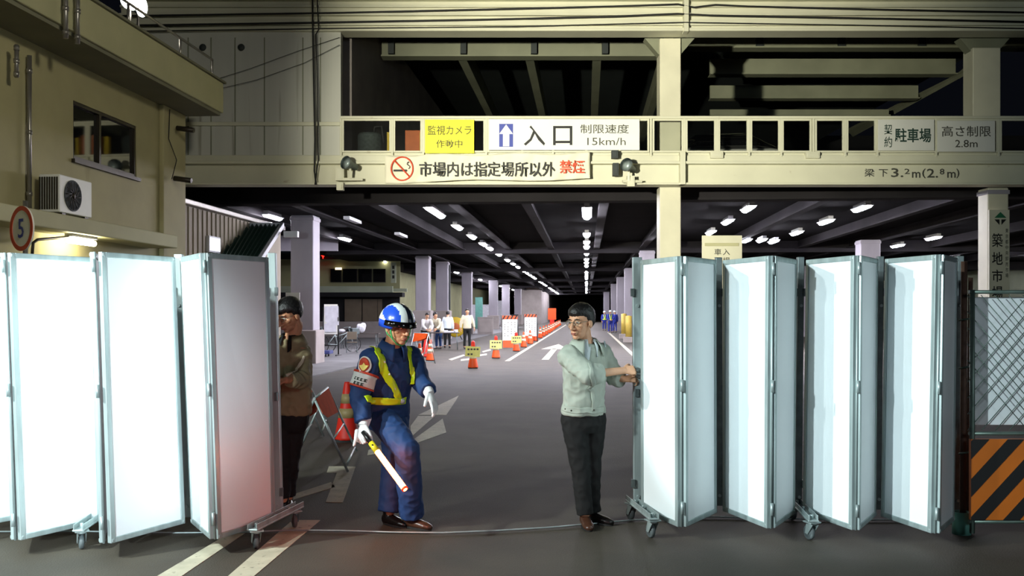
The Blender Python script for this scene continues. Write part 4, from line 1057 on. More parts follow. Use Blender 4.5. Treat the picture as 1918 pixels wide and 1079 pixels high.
def ftable(label, loc, w_, dp, h_, rz):
    r = thing('folding_table', label, 'table', loc, rz)
    mb = MB(); mb.box((-w_/2, -dp/2, h_-.035), (w_/2, dp/2, h_)); mb.build('table_top', M['table'], r, .005, local=True)
    for sx in (-1, 1):
        mb = MB()
        for sy in (-1, 1): mb.tube([(sx*(w_/2-.12), sy*(dp/2-.05), h_-.04), (sx*(w_/2-.08), sy*(dp/2-.03), 0)], .016, 8)
        mb.tube([(sx*(w_/2-.1), -dp/2+.05, .2), (sx*(w_/2-.1), dp/2-.05, .2)], .012, 8)
        mb.build('leg', M['galv_dark'], r, local=True)
    return r
ftable('dark folding table with bags on it, left behind the guard', gxy(674, 654), 1.7, .6, .70, .0)
tp = G(674, 654)
mb = Blob(); mb.ell((0, 0, .2), (.2, .13, .2)); mb.ell((.1, 0, .3), (.12, .1, .16)); mb.ell((-.1, .02, .26), (.1, .1, .15))
r0 = thing('bag', 'crumpled white plastic bag on the dark folding table', 'bag', (tp.x+.05, tp.y, .70)); bm_ = Blob(); bm_.v = [p + Vector((tp.x+.05, tp.y, .70)) for p in mb.v]; bm_.f = mb.f; bm_.sm = mb.sm; bm_.mi = mb.mi
bm_.build('sack', M['bag'], r0, .03, 2, (.02, 9, 3))
r0 = thing('bag', 'black bag lying left of the white bag on the dark folding table', 'bag', (tp.x-.45, tp.y-.05, .70)); bm_ = Blob(); bm_.ell(Vector((tp.x-.40, tp.y-.05, .81)), (.20, .16, .11)); bm_.build('sack', M['black_cloth'], r0, .03, 2)
r0 = thing('bag', 'pale bundle at the left end of the dark folding table', 'bag', (tp.x-.75, tp.y, .70)); bm_ = Blob(); bm_.ell(Vector((tp.x-.78, tp.y, .79)), (.16, .14, .09)); bm_.build('bundle', M['bag'], r0, .03, 2, (.02, 9, 1))
r = thing('folding_chair', 'grey folding chair in front of the dark table left of the guard', 'chair', gxy(659, 662), .2)
mb = MB(); mb.box((-.2, -.2, .42), (.2, .2, .45)); mb.build('seat', M['shutter'], r, .01, local=True)
mb = MB(); mb.box((-.2, -.02, .55), (.2, .02, .85), Matrix.Rotation(-.15, 4, 'X')); mb.build('backrest', M['shutter'], r, .01, local=True)
for sx in (-.2, .2):
    mb = MB(); mb.tube([(sx, .25, 0), (sx, -.1, .82)], .013, 6); mb.tube([(sx, -.25, 0), (sx, .2, .44)], .013, 6); mb.build('leg', M['galv_dark'], r, local=True)
ftable('folding table with papers where the workers gather behind the guard', gxy(831, 655), 1.35, .7, .74, .05)
t2 = G(831, 655)
mb = MB(); mb.lathe([(.0, 0), (.11, 0), (.09, .1), (.05, .38), (.03, .46), (0, .46)], 14, Matrix.Translation((t2.x-.07, t2.y, .74))); tag(mb.build('jug', M['reflect']), 'cream jug standing on the workers table', 'jug')
for k, (dx, w_) in enumerate(((.35, .3), (.1, .16), (.52, .16))):
    mb = MB(); mb.box((t2.x+dx-w_/2, t2.y-.1, .74), (t2.x+dx+w_/2, t2.y+.2, .80+.03*k)); tag(mb.build('paper_stack', M['bag'], None, .005), ('wide white stack of papers at the right of the workers table', 'small white stack beside the cream jug', 'narrow white stack at the right end of the workers table')[k], 'papers')
r = thing('hose_reel', 'yellow round reel standing left of the man in beige', 'reel', gxy(853, 637))
mb = MB(); R_ = Matrix.Translation((0, 0, .75)) @ Matrix.Rotation(pi/2, 4, 'X'); mb.lathe([(0, -.12), (.5, -.12), (.58, -.06), (.58, .06), (.5, .12), (0, .12)], 24, R_); mb.build('drum', M['ypost'], r, local=True)
mb = MB(); mb.lathe([(0, .12), (.25, .12), (.25, .16), (0, .16)], 20, R_); mb.build('hub', M['rust'], r, local=True)
mb = MB(); mb.bar((-.4, 0, 0), (0, 0, .75), .06); mb.bar((.4, 0, 0), (0, 0, .75), .06); mb.build('stand', M['beam_dark'], r, local=True)
# clutter deeper between the left columns
def crate(x, y, w_, h_, m, label, nm='crate', cat='crate', dp=.8):
    p = gxy(x, y); mb = MB(); mb.box((p[0]-w_/2, p[1], 0), (p[0]+w_/2, p[1]+dp, h_)); mb.box((p[0]-w_/2+.08, p[1]-.03, .15), (p[0]+w_/2-.08, p[1], h_-.15)); mb.box((p[0]-w_/2-.03, p[1]-.03, h_), (p[0]+w_/2+.03, p[1]+dp+.03, h_+.06))
    tag(mb.build(nm, M[m], None, .02), label, cat)
crate(909, 627, 1.1, 1.2, 'concrete', 'brownish grey block beside the fourth left column', 'block', 'block')
crate(897, 616, .7, 3.0, 'teal', 'tall teal cabinet between the left columns', 'cabinet', 'cabinet')
crate(896, 612, 2.6, 2.4, 'bag', 'white box body far behind the standing man in beige', 'container', 'container')
crate(957, 612, 1.6, 1.3, 'beam_dark', 'dark crate between the far left columns')
crate(938, 609, 1.6, 3.0, 'bag', 'white stacked box behind the fifth left column')
# yellow guards right of the road
for (u, v, h_, lab) in ((2.25, 50, 1.4, 'yellow column guard right of the blue uniformed workers, nearer one'), (2.28, 57, 1.5, 'yellow column guard right of the blue uniformed workers, farther one')):
    r = thing('column_guard', lab, 'guard post', T(u, v), -A)
    mb = MB(); mb.lathe([(.0, .3), (.17, .3), (.17, h_), (.0, h_+.03)], 18); mb.build('sleeve', M['bollard'], r, local=True)
    mb = MB(); mb.box((-.28, -.3, 0), (.28, .3, .3)); mb.build('foot', M['concrete'], r, .02, local=True)
# ================================================================== PEOPLE
def hmat(fwd, up=UP):
    f = Vector(fwd).normalized(); r = f.cross(Vector(up)).normalized(); u = r.cross(f)
    return Matrix((r, f, u)).transposed()
def add_head(b, hc, H, k=1.0, neck=None, nr=.054):
    """head at hc with orientation H (x right, y forward, z up)"""
    def p(x, y, z): return hc + H @ Vector((x*k, y*k, z*k))
    def e(c, r): b.ell(p(*c), tuple(v*k for v in r), H, 20, 14)
    e((0, -.014, .030), (.074, .094, .084)); e((0, .020, -.022), (.061, .068, .078)); e((0, .030, -.072), (.046, .050, .040))
    e((0, .062, -.096), (.024, .020, .018)); e((.040, .052, -.022), (.022, .022, .020)); e((-.040, .052, -.022), (.022, .022, .020))
    e((0, .072, .026), (.050, .014, .010)); e((.078, -.008, -.012), (.010, .019, .032)); e((-.078, -.008, -.012), (.010, .019, .032))
    b.tube([p(0, .084, .014), p(0, .098, -.010), p(0, .110, -.034)], [.0085*k, .010*k, .0125*k], 10)
    e((0, .108, -.036), (.013, .013, .011)); e((.013, .096, -.039), (.009, .011, .008)); e((-.013, .096, -.039), (.009, .011, .008))
    e((0, .083, -.062), (.026, .012, .010)); e((0, .086, -.064), (.022, .010, .005)); e((0, .084, -.074), (.019, .010, .006))
    if neck is not None: b.round_tube([p(0, -.022, -.060), p(0, -.026, -.095), Vector(neck)], [nr*k, nr*k, nr*1.12*k], 16)
def face_parts(root, hc, H, k=1.0, brows=True, glasses=False, lips=True):
    def p(x, y, z): return hc + H @ Vector((x*k, y*k, z*k))
    for sx in (-1, 1):
        mb = MB(); mb.ell(p(sx*.030, .0755, .004), (.0125*k, .0105*k, .0075*k), H, 14, 10); ey = mb.build('eye', M['eye'], root)
        mb = MB(); mb.ell(p(sx*.030, .0835, .003), (.0058*k, .004*k, .0058*k), H, 12, 8); mb.build('iris', M['iris'], ey)
        if brows:
            mb = MB(); mb.tube([p(sx*.014, .0885, .022), p(sx*.030, .0865, .027), p(sx*.048, .073, .022)], [.0028*k, .0038*k, .002*k], 8); mb.build('eyebrow', M['hair'], root)
    if lips:
        mb = MB(); mb.tube([p(-.021, .088, -.0685), p(-.01, .0958, -.067), p(0, .0965, -.068), p(.01, .0958, -.067), p(.021, .088, -.0685)], [.002*k, .0042*k, .0036*k, .0042*k, .002*k], 8); mb.tube([p(-.016, .090, -.074), p(0, .0945, -.0755), p(.016, .090, -.074)], [.002*k, .0048*k, .002*k], 8); mb.build('lips', M['lips'], root)
    if glasses:
        mb = MB()
        for sx in (-1, 1):
            mb.tube([p(sx*.032 + .022*cos(g), .098 - .004*abs(cos(g)), .002 + .0165*sin(g)) for g in [2*pi*q/20 for q in range(21)]], .0018*k, 6, False)
            mb.tube([p(sx*.054, .094, .006), p(sx*.076, .06, .008), p(sx*.080, -.005, .006)], .0018*k, 6)
        mb.tube([p(-.010, .099, .006), p(0, .103, .008), p(.010, .099, .006)], .0016*k, 6)
        g = mb.build('glasses', M['steel_wire'], root)
        mb = MB()
        for sx in (-1, 1): mb.ell(p(sx*.032, .0975, .002), (.021*k, .0008*k, .0155*k), H, 16, 8)
        mb.build('lens', M['clear'], g)
def add_hair(root, hc, H, k=1.0, m='hair', seed=1, fringe=.030, side=-.035, back=-.075, th=1.13):
    nu, nv = 44, 30; vs = []; fs = []
    for i in range(nv+1):
        t = pi*i/nv
        for j in range(nu):
            g = 2*pi*j/nu; d = Vector((sin(t)*sin(g), sin(t)*cos(g), cos(t)))
            x, y, z = d.x*.077, d.y*.098 - .014, d.z*.088 + .030
            front = max(0.0, d.y)
            if d.y > .45: lim = fringe + .016*noise.noise(Vector((x*34, seed, 0))) + .010*noise.noise(Vector((x*110, seed, 3)))
            elif d.y > -.1: lim = side + (fringe-side)*((d.y+.1)/.55)**1.5
            else: lim = back + (side-back)*max(0, (d.y+1)/.9)**2
            lim += .006*noise.noise(Vector((x*90, y*90, seed)))
            s_ = max(0, min(1, (z-lim)/.030))**.6
            rr = .86 + (th + .035*noise.noise(Vector((d.x*5, d.y*5, d.z*3+seed))) + .02*noise.noise(Vector((d.x*18, d.y*18, d.z*5+seed))) - .86)*s_
            vs.append(hc + H @ Vector((d.x*.077*rr*k, (d.y*.098*rr-.014)*k, (d.z*.088*rr+.030)*k)))
    for i in range(nv):
        for j in range(nu): j2 = (j+1) % nu; fs.append((i*nu+j, i*nu+j2, (i+1)*nu+j2, (i+1)*nu+j))
    mb = MB(); mb._add(vs, fs, True); return mb.build('hair', M[m], root)
def add_hand(b, wrist, dirv, back, thumb, curls=(.4, .4, .4, .4), k=1.0, tcurl=.4, fat=1.0, spread=.06, tspread=.75):
    """palm + four fingers + thumb; back = direction of the back of the hand, thumb = side the thumb is on"""
    y = Vector(dirv).normalized(); z = Vector(back); z = (z - y*z.dot(y)).normalized(); x = y.cross(z)
    if x.dot(Vector(thumb)) < 0: x = -x
    w_ = Vector(wrist); L = .088*k
    b.loft([(w_ - y*.012*k, x*.026*k, z*.020*k), (w_ + y*.015*k, x*.030*k, z*.019*k), (w_ + y*.055*k, x*.040*k, z*.017*k*fat), (w_ + y*L, x*.041*k, z*.013*k*fat), (w_ + y*(L+.006*k), x*.036*k, z*.009*k)], 16)
    for i, (ox, ln) in enumerate(((.030, .070), (.010, .079), (-.010, .073), (-.029, .057))):
        base = w_ + x*ox*k + y*(L - (.004 if i in (0, 3) else 0) - .006)*k; c = curls[i]; d_ = (y + x*spread*(1.5-i)).normalized(); pts = [base]; ang = 0
        for s_, f in ((.45, .8), (.30, 1.1), (.25, .8)):
            ang += c*f; v = d_*cos(ang) - z*sin(ang); pts.append(pts[-1] + v*ln*s_*k*1.05)
        r0 = .0092*k*fat if i < 3 else .0080*k*fat
        b.round_tube(pts, [r0, r0*.97, r0*.9, r0*.78], 10)
    t0 = w_ + x*.024*k + y*.022*k - z*.004*k; d_ = (y*cos(tspread) + x*sin(tspread) - z*.25).normalized()
    t1 = t0 + d_*.036*k; d2 = (d_ + (y*.5 - z*.5)*tcurl).normalized(); t2 = t1 + d2*.030*k; d3 = (d2 + (y*.4 - z*.5 - x*.3)*tcurl).normalized(); t3 = t2 + d3*.024*k
    b.round_tube([t0, t1, t2, t3], [.014*k*fat, .011*k*fat, .0098*k*fat, .0082*k*fat], 10)
    return w_ + y*.1*k
class Person: pass
def build_person(label, J, col, fine=True, w_=1.0, group=None, skin='skin', bent=None):
    """J: joints; col: materials"""
    root = thing('person', label, 'person', (J['pelvis'][0], J['pelvis'][1], 0), 0, group)
    pr = Person(); pr.root = root
    V = {k: (Vector(v) if not isinstance(v, (float, int)) else v) for k, v in J.items() if k not in ('hands',)}
    up = (V['neck'] - V['pelvis']).normalized(); f = (V['f'] - up*V['f'].dot(up)).normalized(); r = f.cross(up)
    pf = V.get('pf', f); pf = (pf - UP*pf.dot(UP)).normalized(); prt = pf.cross(UP)
    H = hmat(V['hf'], V.get('hup', UP)); hc = V['head']; k = J.get('hk', 1.0)
    pr.H, pr.hc, pr.k, pr.up, pr.f, pr.r, pr.V = H, hc, k, up, f, r, V
    nk, pv = V['neck'], V['pelvis']; Lt = (nk - pv).length
    def at(t): return pv.lerp(nk, t)
    vox = .0042 if fine else .014
    # body
    b = Blob(); add_head(b, hc, H, k, nk - up*.03)
    b.loft([(at(-.1), r*.13*w_, f*.09*w_), (at(.1), r*.14*w_, f*.10*w_), (at(.35), r*.125*w_, f*.095*w_), (at(.7), r*.15*w_, f*.10*w_), (at(.88), r*.14*w_, f*.08*w_), (at(.99), r*.06*w_, f*.06*w_)], 16)
    for s_ in 'RL':
        b.round_tube([V['sh'+s_], V['el'+s_], V['wr'+s_]], [.045, .038, .027], 12)
        b.round_tube([V['hip'+s_], V['kn'+s_], V['an'+s_]], [.075, .052, .038], 12)
        h = J['hands'].get(s_)
        if h and not J.get('gloves'): add_hand(b, V['wr'+s_], **h)
    pr.body = b.build('body', M[skin], root, vox, 2)
    # jacket
    b = Blob(); ht = J.get('hem', -.12)
    hw, hd = J.get('hemw', (.180, .130))
    cw = J.get('chestw', (.178, .128))
    b.loft([(at(ht), r*hw*w_, f*hd*w_), (at(ht+.03), r*(hw+.005)*w_, f*(hd+.005)*w_), (at(.25), r*(hw*.97)*w_, f*hd*w_), (at(.55), r*(cw[0]+.004)*w_, f*cw[1]*w_), (at(.78), r*cw[0]*w_, f*cw[1]*.93*w_), (at(.90), r*.135*w_, f*.095*w_), (at(.97), r*.088*w_, f*.078*w_), (at(1.0), r*.066*w_, f*.066*w_)], 28)
    sr = J.get('sleeve', (.074, .066, .060, .054))
    for s_ in 'RL':
        a0, a1, a2 = V['sh'+s_], V['el'+s_], V['wr'+s_]; ct = J.get('cuff'+s_, .95)
        c_ = a1.lerp(a2, ct); b.ell(a0, (sr[0]*1.02,)*3)
        b.round_tube([a0, a0.lerp(a1, .5), a1], [sr[0]*w_, (sr[0]+sr[1])/2*w_, sr[1]*w_], 16)
        b.tube([a1, a1.lerp(c_, .5), c_], [sr[1]*w_, sr[2]*w_, sr[3]*w_], 16); b.ell(a1, sr[1]*w_)
        b.ell(a0.lerp(at(.8), .5), .075*w_)
    pr.jacket = b.build('jacket', M[col['jacket']], root, .0075 if fine else .02, 5, J.get('disp', (.012, 9, 3)) if fine else (.008, 7, 2)); pr.jw = b.world
    # trousers
    b = Blob(); wt = J.get('waist', .06)
    b.loft([(at(wt), prt*.148*w_, pf*.108*w_), (at(-.02), prt*.162*w_, pf*.122*w_), ((V['hipR']+V['hipL'])/2 - UP*.04, prt*.165*w_, pf*.125*w_), ((V['hipR']+V['hipL'])/2 - UP*.10, prt*.14*w_, pf*.10*w_)], 24)
    lr = J.get('leg', (.098, .092, .074, .068, .068))
    for s_ in 'RL':
        h_, k_, a_ = V['hip'+s_], V['kn'+s_], V['an'+s_]
        hem = k_.lerp(a_, J.get('them', .93))
        b.round_tube([h_, h_.lerp(k_, .5), k_], [lr[0]*w_, lr[1]*w_, lr[2]*w_], 16)
        b.tube([k_, k_.lerp(hem, .5), hem], [lr[2]*w_, lr[3]*w_, lr[4]*w_], 16)
    pr.trousers = b.build('trousers', M[col['trousers']], root, .008 if fine else .02, 4, (.011, 8, 7) if fine else (.006, 7, 2)); pr.tw = b.world
    # shoes
    for s_ in 'RL':
        a_ = V['an'+s_]; t = V['toe'+s_].copy(); t.z = 0; t.normalize(); sd = t.cross(UP); g = Vector((a_.x, a_.y, J.get('fz'+s_, 0.0)))
        b = Blob()
        b.loft([(g - t*.070 + UP*.045, sd*.020, UP*.030), (g - t*.055 + UP*.045, sd*.034, UP*.042), (g + UP*.046, sd*.036, UP*.044), (g + t*.06 + UP*.038, sd*.042, UP*.036), (g + t*.13 + UP*.030, sd*.044, UP*.028), (g + t*.17 + UP*.024, sd*.030, UP*.020), (g + t*.182 + UP*.022, sd*.012, UP*.012)], 16)
        b.tube([g + UP*.05 - t*.015, g + UP*.105 - t*.02], [.036, .04], 14)
        so = b.build('shoe', M[col['shoe'+s_] if 'shoe'+s_ in col else col['shoe']], root, .006 if fine else .02, 3)
        if fine:
            mb = MB(); pts = []
            for q in range(24):
                an = 2*pi*q/24; c_ = cos(an); pts.append(g + t*(.055 + .125*c_) + sd*.043*sin(an)*(1 if c_ > 0 else .85))
            mb.prism([p + UP*.002 for p in pts], UP*.014); mb.build('sole', M['black_rubber'], so)
    return pr
def hair_face(pr, **kw):
    g = kw.pop('glasses', False)
    face_parts(pr.root, pr.hc, pr.H, pr.k, True, g); add_hair(pr.root, pr.hc, pr.H, pr.k, **kw)
def ribbon(name, m, parent, tree, pts, width, off=.006, n=40, hint=None, nw=5, side=None):
    """strip lying on the clothing along pts"""
    pts = [Vector(p) for p in pts]; acc = [0]
    for a_, b_ in zip(pts, pts[1:]): acc.append(acc[-1] + (b_-a_).length)
    vs = []; fs = []; C_ = []
    for i in range(n+1):
        s_ = acc[-1]*i/n; q = 0
        while q < len(pts)-2 and acc[q+1] < s_: q += 1
        C_.append(pts[q].lerp(pts[q+1], (s_-acc[q])/max(1e-6, acc[q+1]-acc[q])))
    C2 = []
    for c in C_:
        loc, nn, _, _ = tree.find_nearest(c); C2.append((loc, nn))
    ns = [v[1] for v in C2]
    ns = [sum((ns[max(0, min(n, i+q))] for q in range(-4, 5)), Vector()).normalized() for i in range(n+1)]
    for i in range(n+1):
        t = (C2[min(n, i+1)][0] - C2[max(0, i-1)][0]).normalized(); sd = side if side is not None else t.cross(ns[i]).normalized()
        for j in range(nw):
            q = C2[i][0] + sd*width*(j/(nw-1)-.5) + ns[i]*.02
            loc, nn, _, _ = tree.find_nearest(q)
            vs.append(loc + nn*off)
    for i in range(n):
        for j in range(nw-1): a_ = i*nw+j; fs.append((a_, a_+1, a_+nw+1, a_+nw))
    mb = MB(); mb._add(vs, fs, True); o = mb.build(name, m, parent)
    s_ = o.modifiers.new('solid', 'SOLIDIFY'); s_.thickness = .003; s_.offset = 0
    return o
def patch(name, m, parent, tree, c, nrm, up, outline, off=.006, grid=None):
    """flat outline (x,y metres) projected on clothing from direction nrm"""
    nrm = Vector(nrm).normalized(); u = Vector(up); u = (u - nrm*u.dot(nrm)).normalized(); x = u.cross(nrm)
    mb = MB(); vs = []; c = Vector(c)
    def pr_(px, py):
        o = c + x*px + u*py + nrm*.25; hit = tree.ray_cast(o, -nrm, .6)
        return (hit[0] + nrm*off) if hit[0] is not None else c + x*px + u*py
    rings = 5; n = len(outline); fs = []
    vs = [pr_(0, 0)]
    for k in range(1, rings+1):
        for (a_, b_) in outline: vs.append(pr_(a_*k/rings, b_*k/rings))
    for q in range(n): fs.append((0, 1+q, 1+(q+1) % n))
    for k in range(rings-1):
        for q in range(n): q2 = (q+1) % n; fs.append((1+k*n+q, 1+(k+1)*n+q, 1+(k+1)*n+q2, 1+k*n+q2))
    mb._add(vs, fs, True); o = mb.build(name, m, parent); s_ = o.modifiers.new('solid', 'SOLIDIFY'); s_.thickness = .002; s_.offset = 1
    return o
def ell_out(a, b, n=28, cx=0, cy=0): return [(cx + a*cos(2*pi*k/n), cy + b*sin(2*pi*k/n)) for k in range(n)]
def gz(v, z): v = Vector(v); v.z = z; return v

# ------------------------------------------------------------------ the guard
J = dict(head=P(745, 611, 6.90), neck=P(735, 647, 6.97), pelvis=P(724, 764, 7.05), f=(.58, -.80, 0), pf=(.70, -.70, 0), hf=(.70, -.70, -.17), hk=1.12,
    shR=P(695, 671, 6.86), elR=P(673, 738, 6.82), wrR=P(682, 793, 6.74), shL=P(771, 668, 7.12), elL=P(787, 714, 7.05), wrL=P(803, 735, 6.93),
    hipR=P(712, 778, 7.0), knR=P(762, 842, 6.72), anR=Vector(((771-CX)/F*6.93, 6.93, .10)), hipL=P(740, 778, 7.12), knL=P(739, 868, 7.08), anL=Vector(((730-CX)/F*7.03, 7.03, .10)),
    toeR=(.85, -.5, 0), toeL=(.75, -.6, 0), gloves=True, hands={}, hem=-.10, hemw=(.172, .128), sleeve=(.080, .072, .068, .062), leg=(.106, .102, .090, .088, .088), cuffR=.93, cuffL=.93, them=1.0, disp=(.016, 8, 3))
guard = build_person('guard in navy uniform, blue helmet and yellow reflective straps holding a glowing baton', J, dict(jacket='navy', trousers='navy', shoeR='leather', shoeL='black_leather'), True, 1.04, None, 'skin_tan')
face_parts(guard.root, guard.hc, guard.H, guard.k, True, False)
gt = bvh_of(guard.jw); V = guard.V
# gloves
b = Blob(); hd = (P(676, 815, 6.70) - V['wrR']).normalized()
add_hand(b, V['wrR'] + hd*.01, hd, (-.55, -.75, .2), (.75, -.65, 0), (1.05, 1.15, 1.15, 1.1), 1.12, .9, 1.15)
b.round_tube([V['wrR'] + hd*.06 + Vector((-.035, -.01, 0)), P(666, 824, 6.68), P(663, 834, 6.67)], [.017, .013, .010], 10)
b.tube([V['wrR'] - hd*.05, V['wrR'] + hd*.02], [.045, .038], 14); b.build('glove', M['glove'], guard.root, .0042, 2)
b = Blob(); hd = (P(814, 762, 6.86) - P(803, 737, 6.93)).normalized()
add_hand(b, V['wrL'] + hd*.01, hd, (.75, -.35, .5), (-.5, -.85, 0), (.12, .30, .4, .5), 1.12, .2, 1.15, .05, .55)
b.tube([V['wrL'] - hd*.05, V['wrL'] + hd*.02], [.045, .038], 14); b.build('glove', M['glove'], guard.root, .0042, 2)
# reflective vest: straps and belt
up, f, r = guard.up, guard.f, guard.r
def gp(x, y, d=6.75): return P(x, y, d)
def cast(x, y, tree=None):
    o = Vector((0, 0, CAMH)); d_ = (P(x, y, 7) - o).normalized(); h = (tree or gt).ray_cast(o, d_); return h[0] if h[0] is not None else P(x, y, 6.9)
ribbon('reflective_strap', M['lime'], guard.root, gt, [cast(697, 650), cast(705, 662), cast(715, 684), cast(726, 706), cast(737, 728), cast(746, 749)], .062, .010)
ribbon('reflective_strap', M['lime'], guard.root, gt, [cast(761, 652), cast(764, 665), cast(768, 684), cast(773, 702), cast(776, 720)], .045, .010)
ribbon('reflective_belt', M['lime'], guard.root, gt, [cast(684, 749), cast(700, 751), cast(715, 751.5), cast(730, 751), cast(745, 750), cast(758, 749)], .052, .012)
mb = MB(); c = cast(754, 751); mb.ell(c + Vector((0, -.02, 0)), (.022, .012, .022)); mb.build('belt_buckle', M['galv'], guard.root)
for (x, y) in ((722, 678), (731, 701), (741, 728)):
    c = cast(x, y) + Vector((-.004, -.014, 0)); mb = MB(); mb.ell(c, .009); mb.build('stud', M['reflect'], guard.root)
# arm badge and armband
cb = cast(684, 684)
patch('arm_badge', M['sign_white'], guard.root, gt, cb, (-.35, -.92, .12), UP, ell_out(.050, .064), .010)
patch('badge_field', M['badge_red'], guard.root, gt, cb + Vector((0, 0, .004)), (-.35, -.92, .12), UP, ell_out(.038, .050), .015)
patch('badge_ray', M['badge_yellow'], guard.root, gt, cb + Vector((0, 0, -.008)), (-.35, -.92, .12), UP, [(0, .026), (.010, .008), (.034, .004), (.020, -.018), (.006, -.034), (-.006, -.034), (-.020, -.018), (-.034, .004), (-.010, .008)], .019)
a0, a1 = V['shR'], V['elR']; ax = (a1-a0).normalized(); cB = a0.lerp(a1, .50)
def arm_ring(t0, t1, off, m, nm, par):
    e1 = ax.cross(Vector((0, -1, .1))).normalized(); e2 = ax.cross(e1); vs = []; fs = []; n = 40
    for i in range(4):
        c = a0.lerp(a1, t0 + (t1-t0)*i/3)
        for k_ in range(n):
            g = 2*pi*k_/n; d_ = e1*cos(g) + e2*sin(g); h = gt.ray_cast(c, d_, .13)
            R_ = min((h[0]-c).length, .098) if h[0] is not None else .085
            vs.append(c + d_*(R_+off))
    for i in range(3):
        for k_ in range(n): k2 = (k_+1) % n; fs.append((i*n+k_, i*n+k2, (i+1)*n+k2, (i+1)*n+k_))
    mb = MB(); mb._add(vs, fs, True); o = mb.build(nm, m, par); s_ = o.modifiers.new('s', 'SOLIDIFY'); s_.thickness = .003; s_.offset = 1; return o
ab = arm_ring(.42, .82, .007, M['armband'], 'armband', guard.root)
arm_ring(.40, .46, .009, M['red'], 'armband_edge', ab); arm_ring(.79, .84, .009, M['red'], 'armband_edge', ab)
nb_ = Vector((-.25, -.96, .1)).normalized(); cA = a0.lerp(a1, .62) + Vector((-.02, -.08, 0))
uA = (-ax - nb_*(-ax).dot(nb_)).normalized(); xA = uA.cross(nb_)
for py, n_ in ((.015, 4), (-.017, 3)):
    for k_ in range(n_):
        px = (k_-(n_-1)/2)*.027
        for (ox, oy, w1, h1) in ((0, .008, .0095, .0022), (0, -.008, .0095, .0022), (0, 0, .0022, .010), (-.006, 0, .0018, .006)):
            patch('armband_mark', M['ink_green'], ab, gt, cA + xA*(px+ox) + uA*(py+oy), nb_, uA, [(-w1, -h1), (w1, -h1), (w1, h1), (-w1, h1)], .0135)
# collar
def collar(pr, m, rad=.068, h=.055, gap=.5, flare=.014, name='collar', thick=.006, tilt=0):
    nk, up, f, r = pr.V['neck'], pr.up, pr.f, pr.r; vs = []; fs = []; n = 36
    for i in range(4):
        for k_ in range(n+1):
            g = gap + (2*pi-2*gap)*k_/n; d_ = f*cos(g) + r*sin(g); fr = (cos(g)+1)/2; tip = max(0, 1 - min(g-gap, 2*pi-gap-g)/.55)
            R_ = (rad*.93, rad, rad + flare*.55, rad + flare)[i]; hh = (h*.25, h*.55, h*.05 - .012*fr, -h*.5 - .030*fr - .022*tip)[i]
            vs.append(nk + up*(hh - .012*fr + .008*(1-fr)) + d_*(R_ + (.020*fr if i > 1 else .006*fr)))
    for i in range(3):
        for k_ in range(n): a_ = i*(n+1)+k_; fs.append((a_, a_+1, a_+n+2, a_+n+1))
    mb = MB(); mb._add(vs, fs, True); o = mb.build(name, m, pr.root); s_ = o.modifiers.new('s', 'SOLIDIFY'); s_.thickness = thick; return o
collar(guard, M['navy'], .074, .075, .30, .040)
# chest pocket seam & front placket
# helmet
H, hc, k = guard.H, guard.hc, guard.k
def hp(x, y, z): return hc + H @ Vector((x*k, y*k, z*k))
nu, nv = 56, 20; vs = []; fs = []; mi = []
for i in range(nv+1):
    t = i/nv*pi*.5
    for j in range(nu):
        g = 2*pi*j/nu; x = .112*sin(t)*sin(g); y = .134*sin(t)*cos(g) - .012; z = .020 + .132*cos(t)
        if i == nv: z -= .028*(1 if abs(cos(g)) < .6 or cos(g) < 0 else 0)
        vs.append(hp(x, y, z))
shell = MB(); shell.v = vs
for i in range(nv):
    for j in range(nu):
        j2 = (j+1) % nu; g = 2*pi*(j+.5)/nu; t = (i+.5)/nv*pi*.5; x = .108*sin(t)*sin(g); y = .130*sin(t)*cos(g); z = .122*cos(t)
        m_ = 0
        if -.050 < x < .052 and y > -.1: m_ = 1
        if -.032 < x < .010 and y > -.02: m_ = 2
        if y < .02 and abs(x) > .04 and .018 < z < .018 + .055*max(0, min(1, (-y+.02)/.09)): m_ = 1
        shell.f.append([i*nu+j, i*nu+j2, (i+1)*nu+j2, (i+1)*nu+j]); shell.sm.append(True); shell.mi.append(m_)
ho = shell.build('helmet', [M['helmet_blue'], M['helmet_white'], M['helmet_dark']], guard.root); s_ = ho.modifiers.new('s', 'SOLIDIFY'); s_.thickness = .006
vs = []; fs = []; n = 30
for i in range(3):
    for j in range(n+1):
        g = -1.45 + 2.9*j/n; rr = (1.03, 1.06, 1.10)[i]; vs.append(hp(.112*rr*sin(g), (.134*rr*cos(g)-.012), (.046, .026, .006 + .004*abs(g))[i]))
for i in range(2):
    for j in range(n): a_ = i*(n+1)+j; fs.append((a_, a_+1, a_+n+2, a_+n+1))
mb = MB(); mb._add(vs, fs, True); vo = mb.build('visor', M['visor'], ho); vo.modifiers.new('s', 'SOLIDIFY').thickness = .003
for sx in (-1, 1):
    for (gx, z) in ((1.15, .030), (.9, .032)):
        mb = MB(); mb.ell(hp(.112*1.07*sin(sx*gx), .134*1.07*cos(gx)-.012, z), .005); mb.build('visor_stud', M['galv'], vo)
for (gx, z, yy) in ((-2.0, .098, 0), (-2.2, .085, 0), (-1.9, .075, 0), (-2.05, .070, 0)):
    t = math.acos(max(-1, min(1, (z-.020)/.132))); mb = MB(); mb.ell(hp(.114*sin(t)*sin(gx), .136*sin(t)*cos(gx)-.012, z), .006); mb.build('helmet_dot', M['helmet_white'], ho)
mb = MB()
